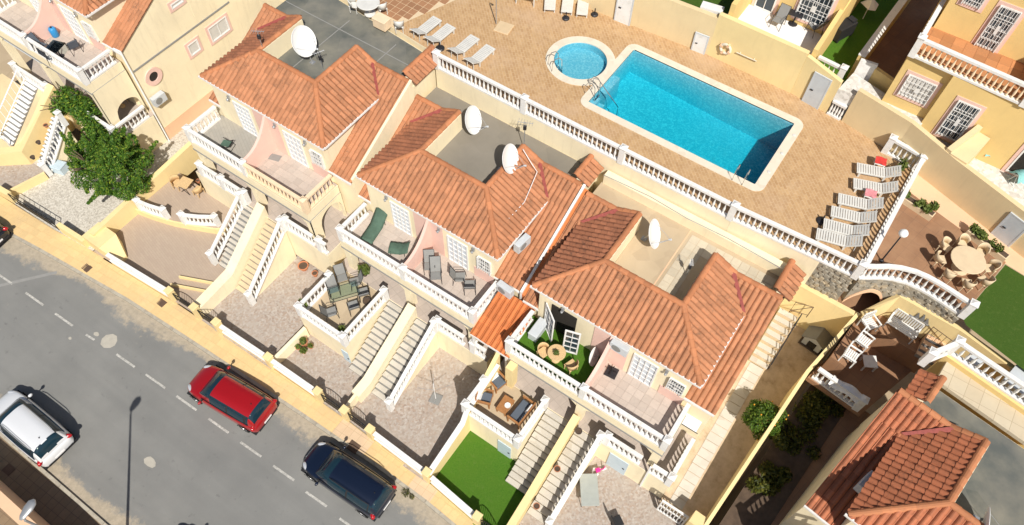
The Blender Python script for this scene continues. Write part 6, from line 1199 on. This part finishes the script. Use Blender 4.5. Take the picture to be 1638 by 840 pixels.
t = thing('weed_tuft', 'dry weed tuft growing at the kerb behind the navy car', 'plant', (19.4, -9.15, ZR(19.4) + .05)); leaves('leaves', t, [((0, 0, .1), .22, 120), ((.35, .05, .06), .14, 60)], 'leafd', .06, .25)

# ------------------------------------------------------------------ garden beside the third house and the shaded terrace
t = thing('dog_kennel', 'grey dog kennel with pitched roof and dark doorway', 'kennel', (31.88, 6.91, 3.80), -.12)
MB().box(-.45, .45, -.5, .5, 0, .62).add([(-.45, -.5, .62), (.45, -.5, .62), (0, -.5, .95), (-.45, .5, .62), (.45, .5, .62), (0, .5, .95)], [(0, 1, 2), (5, 4, 3)]).build('body', 'greydoor', t); MB().box(-.2, .2, -.52, -.495, .03, .5).build('doorway', 'dark', t); MB().box(-.55, .55, -.6, .6, -.05, .0).build('base', 'darkpot', t)
for s in (-1, 1): MB().add([(0, -.6, .99), (0, .6, .99), (.58 * s, .6, .58), (.58 * s, -.6, .58), (0, -.6, 1.03), (0, .6, 1.03), (.6 * s, .6, .62), (.6 * s, -.6, .62)], [(0, 1, 2, 3), (7, 6, 5, 4), (0, 4, 5, 1), (1, 5, 6, 2), (2, 6, 7, 3), (3, 7, 4, 0)]).build('roof_panel', 'greycloth', t, fix=True)
st = stairs('staircase', 'white outdoor steps with dark zigzag railing beside the tiled roof', 29.75, 30.65, 6.9, 4.6, 4.9, 2.95, 8, 'slab', 'cream', riser='solid_table', gap=.03)
r = MB().tube([(.95, 0, .75), (.95, 2.2, 2.45)], .025, 6).tube([(.95, 0, .4), (.95, 2.2, 2.1)], .02, 6)
for k in range(5): r.tube([(.95, .1 + k * .5, k * .38), (.95, .1 + k * .5, .85 + k * .38)], .02, 6)
r.build('handrail', 'iron', st)
t = thing('iron_gate', 'small ochre iron gate at the top of the white steps', 'gate', (30.18, 6.58, 5.30), .3); MB().tube([(0, 0, 0), (0, 0, .95), (.8, 0, .95), (.8, 0, 0)], .02).tube([(0, 0, .2), (.8, 0, .2)], .016).tube([(0, 0, .2), (.8, 0, .95)], .016).build('frame', 'iron_cover', t)
t = thing('wire_gate', 'thin ochre wire gate beside the kennel', 'gate', (32.33, 7.90, 4.20), .2); MB().tube([(0, 0, 0), (0, 0, .9), (1.1, 0, 1.0), (1.1, 0, 0), (0, 0, 0)], .02).tube([(0, 0, .45), (1.1, 0, .5)], .014).build('frame', 'yellow', t)
for k in range(1, 6): MB().tube([(k * .18, 0, .02), (k * .18, 0, .93)], .009, 5).build('bar', 'iron_cover', t)
def lattice(label, p, rz, w, h, n, mat):
    t = thing('lattice_fence', label, 'fence', p, rz); MB().box(0, w, -.04, .04, 0, .06).box(0, w, -.05, .05, h - .07, h).box(0, .07, -.05, .05, .06, h - .07).box(w - .07, w, -.05, .05, .06, h - .07).build('frame', mat, t)
    for k in range(1, n): MB().box(w * k / n - .02, w * k / n + .02, -.025, .025, .06, h - .07).build('bar', mat, t)
    MB().box(.07, w - .07, -.022, .022, h * .48, h * .54).build('mid_rail', mat, t)
lattice('white lattice fence between yard and dirt garden', (29.55, -3.05, -.1), 0, 1.35, 1.5, 8, 'white'); wallthing('yellow wall stub beside the white lattice fence', [(30.95, -3.05, -.5, 1.9), (31.6, -3.1, -.5, 1.95)], .6, 'yellow')
def slat_chair(label, loc, rz, w=.6, name='slatted_chair', cat='chair'):
    t = thing(name, label, cat, loc, rz, 'white slatted garden seats')
    for x in (-.27, .27):
        for y in (-w / 2, w / 2): MB().box(x - .025, x + .025, y - .025, y + .025, 0, .6 if x > 0 else .9).build('leg', 'white', t)
    for k in range(6): MB().box(-.25 + k * .09, -.25 + k * .09 + .07, -w / 2 + .03, w / 2 - .03, .40, .43).build('seat_slat', 'white', t)
    for k in range(max(5, int(w / .1))): y = -w / 2 + .06 + k * (w - .12) / (max(5, int(w / .1)) - 1); MB().box(-.29, -.265, y - .03, y + .03, .43, .95).build('back_slat', 'white', t)
    for y in (-w / 2, w / 2): MB().box(-.29, .31, y - .035, y + .035, .6, .63).build('armrest', 'white', t)
    MB().box(-.30, -.255, -w / 2, w / 2, .93, .99).build('back_rail', 'white', t)
slat_chair('white slatted bench under the ship ornament', (34.51, 7.80, 6.30), -pi / 2 - .12, 1.25, 'slatted_bench', 'bench'); slat_chair('white slatted chair with cover nearest the garden wall tip', (33.26, 7.12, 6.30), -.6, .6); slat_chair('white slatted chair in the middle of the shaded terrace wall', (33.34, 6.15, 6.30), -.2, .6); slat_chair('white slatted chair half in shade nearest the white balustrade', (33.14, 5.18, 6.30), -.1, .6)
t = thing('white_table', 'white slatted side table among the shaded chairs', 'table', (34.15, 6.24, 5.00), .5); MB().box(-.3, .3, -.3, .3, .45, .49, .01).build('table_top', 'white', t)
for x in (-.25, .25):
    for y in (-.25, .25): MB().box(x - .03, x + .03, y - .03, y + .03, 0, .45).build('leg', 'white', t)
t = thing('draped_cloth', 'white cloth draped on the shaded balustrade', 'cloth', (33.8, 4.15, 5.92), -.1); n = 8; MB().add([(-.8 + 1.6 * i / n, y, z - .1 * sin(i * 1.1)) for i in range(n + 1) for y, z in ((-.15, -.35), (0, .03), (.25, -.1), (.5, -.55))], [(i * 4 + j, i * 4 + 4 + j, i * 4 + 5 + j, i * 4 + 1 + j) for i in range(n) for j in range(3)]).build('cloth', 'whitecloth', t, True)
t = thing('iron_gate', 'ochre barred gate with brick steps beside the white bench', 'gate', (35.42, 7.87, 6.30), -.35); MB().tube([(0, 0, 0), (0, 0, 1.3), (1.25, 0, 1.5), (1.25, 0, 0), (0, 0, 0)], .022).build('frame', 'iron_cover', t)
for k in range(1, 6): MB().tube([(k * .21, 0, 0), (k * .21, 0, 1.3 + k * .03)], .011, 5).build('bar', 'iron_cover', t)
stairs('staircase', 'short flight of orange brick steps beside the white bench', 35.5, 36.3, 8.0, 7.1, 6.9, 6.3, 4, 'peach', 'peach')
t = thing('floor_cabinet', 'grey cover lid on the yellow wall below the lawn', 'lid', (37.13, 6.82, 8.20), -.2); MB().box(-.28, .28, -.2, .2, -.05, .06, .03).build('lid', 'greydoor', t)
t = thing('concrete_slab_box', 'pale grey box at the right edge below the lawn', 'box', (38.90, 6.84, 8.30), -.25); MB().box(-.5, .6, -.5, .5, -.3, .1, .03).build('body', 'greydoor', t); MB().box(-.52, .62, -.52, .52, .1, .14).build('lid', 'greydoor', t)
# --- terrace chairs of the house behind the pool
sling('light grey recliner on the terrace behind the yellow pool wall', (22.78, 18.10, 10.30), -1.6, recl=.3); sling('dark sling chair at the right of the pool house terrace table', (24.47, 18.74, 10.30), 2.6)
t = thing('patio_table', 'square dark table on the terrace behind the pool wall', 'table', (23.38, 18.76, 10.30), .1); MB().box(-.35, .35, -.35, .35, .68, .72, .01).build('table_top', 'darkmetal', t); MB().lathe([(.25, 0), (.22, .04), (.035, .08), (.035, .68)], 10).build('pedestal', 'darkmetal', t)
t = thing('barbecue', 'black covered barbecue on the alley lawn', 'barbecue', (25.59, 20.33, 9.50), 1.2); MB().box(-.6, .6, -.3, .3, .1, .85, .04).build('cover', 'blackplastic', t); MB().box(.3, .62, -.2, .2, .86, .92).build('shelf', 'darkmetal', t)
for x in (-.5, .5): MB().lathe([(.06, -.03), (.09, -.02), (.09, .02), (.06, .03)], 10).xform(Matrix.Translation((x, -.28, .09)) @ Matrix.Rotation(pi / 2, 4, 'X')).build('wheel', 'darkmetal', t)
t = thing('rotary_dryer', 'crumpled white folded airer cloth on the alley lawn', 'cloth', (26.09, 22.34, 9.50), .4); MB().tube([(0, 0, 0), (0, 0, 1.3)], .025).build('pole', 'whitemetal', t); MB().add([(0, 0, 1.3), (.45, .1, .9), (.1, .5, .95), (-.45, .15, .85), (-.1, -.45, .9), (.3, -.3, .8)], [(0, 1, 2), (0, 2, 3), (0, 3, 4), (0, 4, 5), (0, 5, 1)]).build('cloth', 'whitecloth', t)
for p, r, m, l in (((34.47, 16.34, 9.70), .3, 'teal', 'teal beach towel spread on the white terrace at the right edge'), ((35.80, 15.73, 9.70), .8, 'teal', 'second teal towel cut off by the right edge'), ((35.03, 16.15, 9.70), .5, 'navycloth', 'navy cloth beside the teal beach towel')):
    t = thing('drying_rack', l, 'drying rack', p, r); s_ = .6 if m == 'teal' else .25; n = 8; MB().add([(-s_ + 2 * s_ * i / n, (-.45 + .3 * j) * s_ * 1.3, .62 + .10 * sin(i * 1.9 + j) - (.25 if j in (0, 3) else 0)) for i in range(n + 1) for j in range(4)], [(i * 4 + j, i * 4 + 4 + j, i * 4 + 5 + j, i * 4 + 1 + j) for i in range(n) for j in range(3)]).build('towel', m, t, True)
    for x in (-s_ * .8, s_ * .8): MB().tube([(x, -.3 * s_, 0), (x, 0, .6), (x, .3 * s_, 0)], .015).build('leg', 'whitemetal', t)
t = thing('white_table', 'white plastic table beside the dark doorway at the right', 'table', (35.12, 17.26, 9.70), .2); MB().box(-.5, .5, -.35, .35, .68, .72, .02).build('table_top', 'plastic', t); 
for x in (-.4, .4):
    for y in (-.28, .28): MB().lathe([(.03, 0), (.035, .68)], 6, (x, y, 0)).build('leg', 'plastic', t)
# --- left house odds and ends
t = thing('dining_set_table', 'small dark table with glass top on the left house balcony', 'table', (-9.24, -2.37, 6.55), .3); MB().box(-.4, .4, -.4, .4, .7, .73, .01).build('table_top', 'tglass', t); MB().lathe([(.25, 0), (.03, .06), (.03, .7)], 8).build('pedestal', 'darkmetal', t)
sling('dark chair at the left of the glass table on the left balcony', (-10.34, -2.67, 6.55), .2, 'cushion'); sling('dark chair at the front of the glass table on the left balcony', (-9.19, -2.81, 6.55), 1.2, 'cushion'); sling('dark chair at the right of the glass table on the left balcony', (-8.90, -1.64, 6.55), 2.9, 'cushion')
t = thing('blue_water_tank', 'bright blue plastic drum on the left house balcony', 'drum', (-10.78, -1.50, 6.55), .2); MB().lathe([(.16, 0), (.2, .05), (.2, .5), (.16, .58), (.08, .6)], 14).build('drum', 'bluebox', t, True); MB().lathe([(.05, .6), (.05, .66)], 10).build('cap', 'darkmetal', t)
t = thing('wall_awning', 'grey-green rolled awning under the left balcony', 'awning', (-14.0, -2.95, 5.75)); MB().tube([(0, 0, 0), (3.2, 0, 0)], .12, 10).build('roll', 'greydoor', t); MB().box(-.05, 3.25, .04, .14, .05, .16).build('bracket', 'greymetal', t)
t = thing('storage_box', 'pale blue storage box at the foot of the stairs behind the tree', 'box', (-9.28, -6.00, 0.37), .3); MB().box(-.45, .45, -.3, .3, 0, .5, .02).build('body', 'bluedoor', t); MB().box(-.47, .47, -.32, .32, .5, .57, .02).build('lid', 'bluedoor', t)
shell_chair('straw chair under the arch of the left house', (-7.89, -0.71, 2.62), 2.5, 'wicker', 'straw chairs under the arch'); round_table('round wicker table under the arch of the left house', (-7.91, -1.35, 2.62), .36, 'wicker')
t = thing('window_awning', 'white folded awning over the small window on the yellow side wall', 'awning', (28.55, .05, 3.3), 0); MB().add([(0, .2, .35), (.75, .2, .35), (.75, -.25, .1), (0, -.25, .1), (0, .2, .30), (.75, .2, .30), (.75, -.25, .05), (0, -.25, .05)], [(0, 3, 2, 1), (4, 5, 6, 7), (3, 7, 6, 2), (0, 4, 7, 3), (1, 2, 6, 5)]).build('canvas', 'whitecloth', t, fix=True); MB().tube([(-.1, -.27, .07), (.85, -.27, .07)], .02).build('bar', 'darkmetal', t)
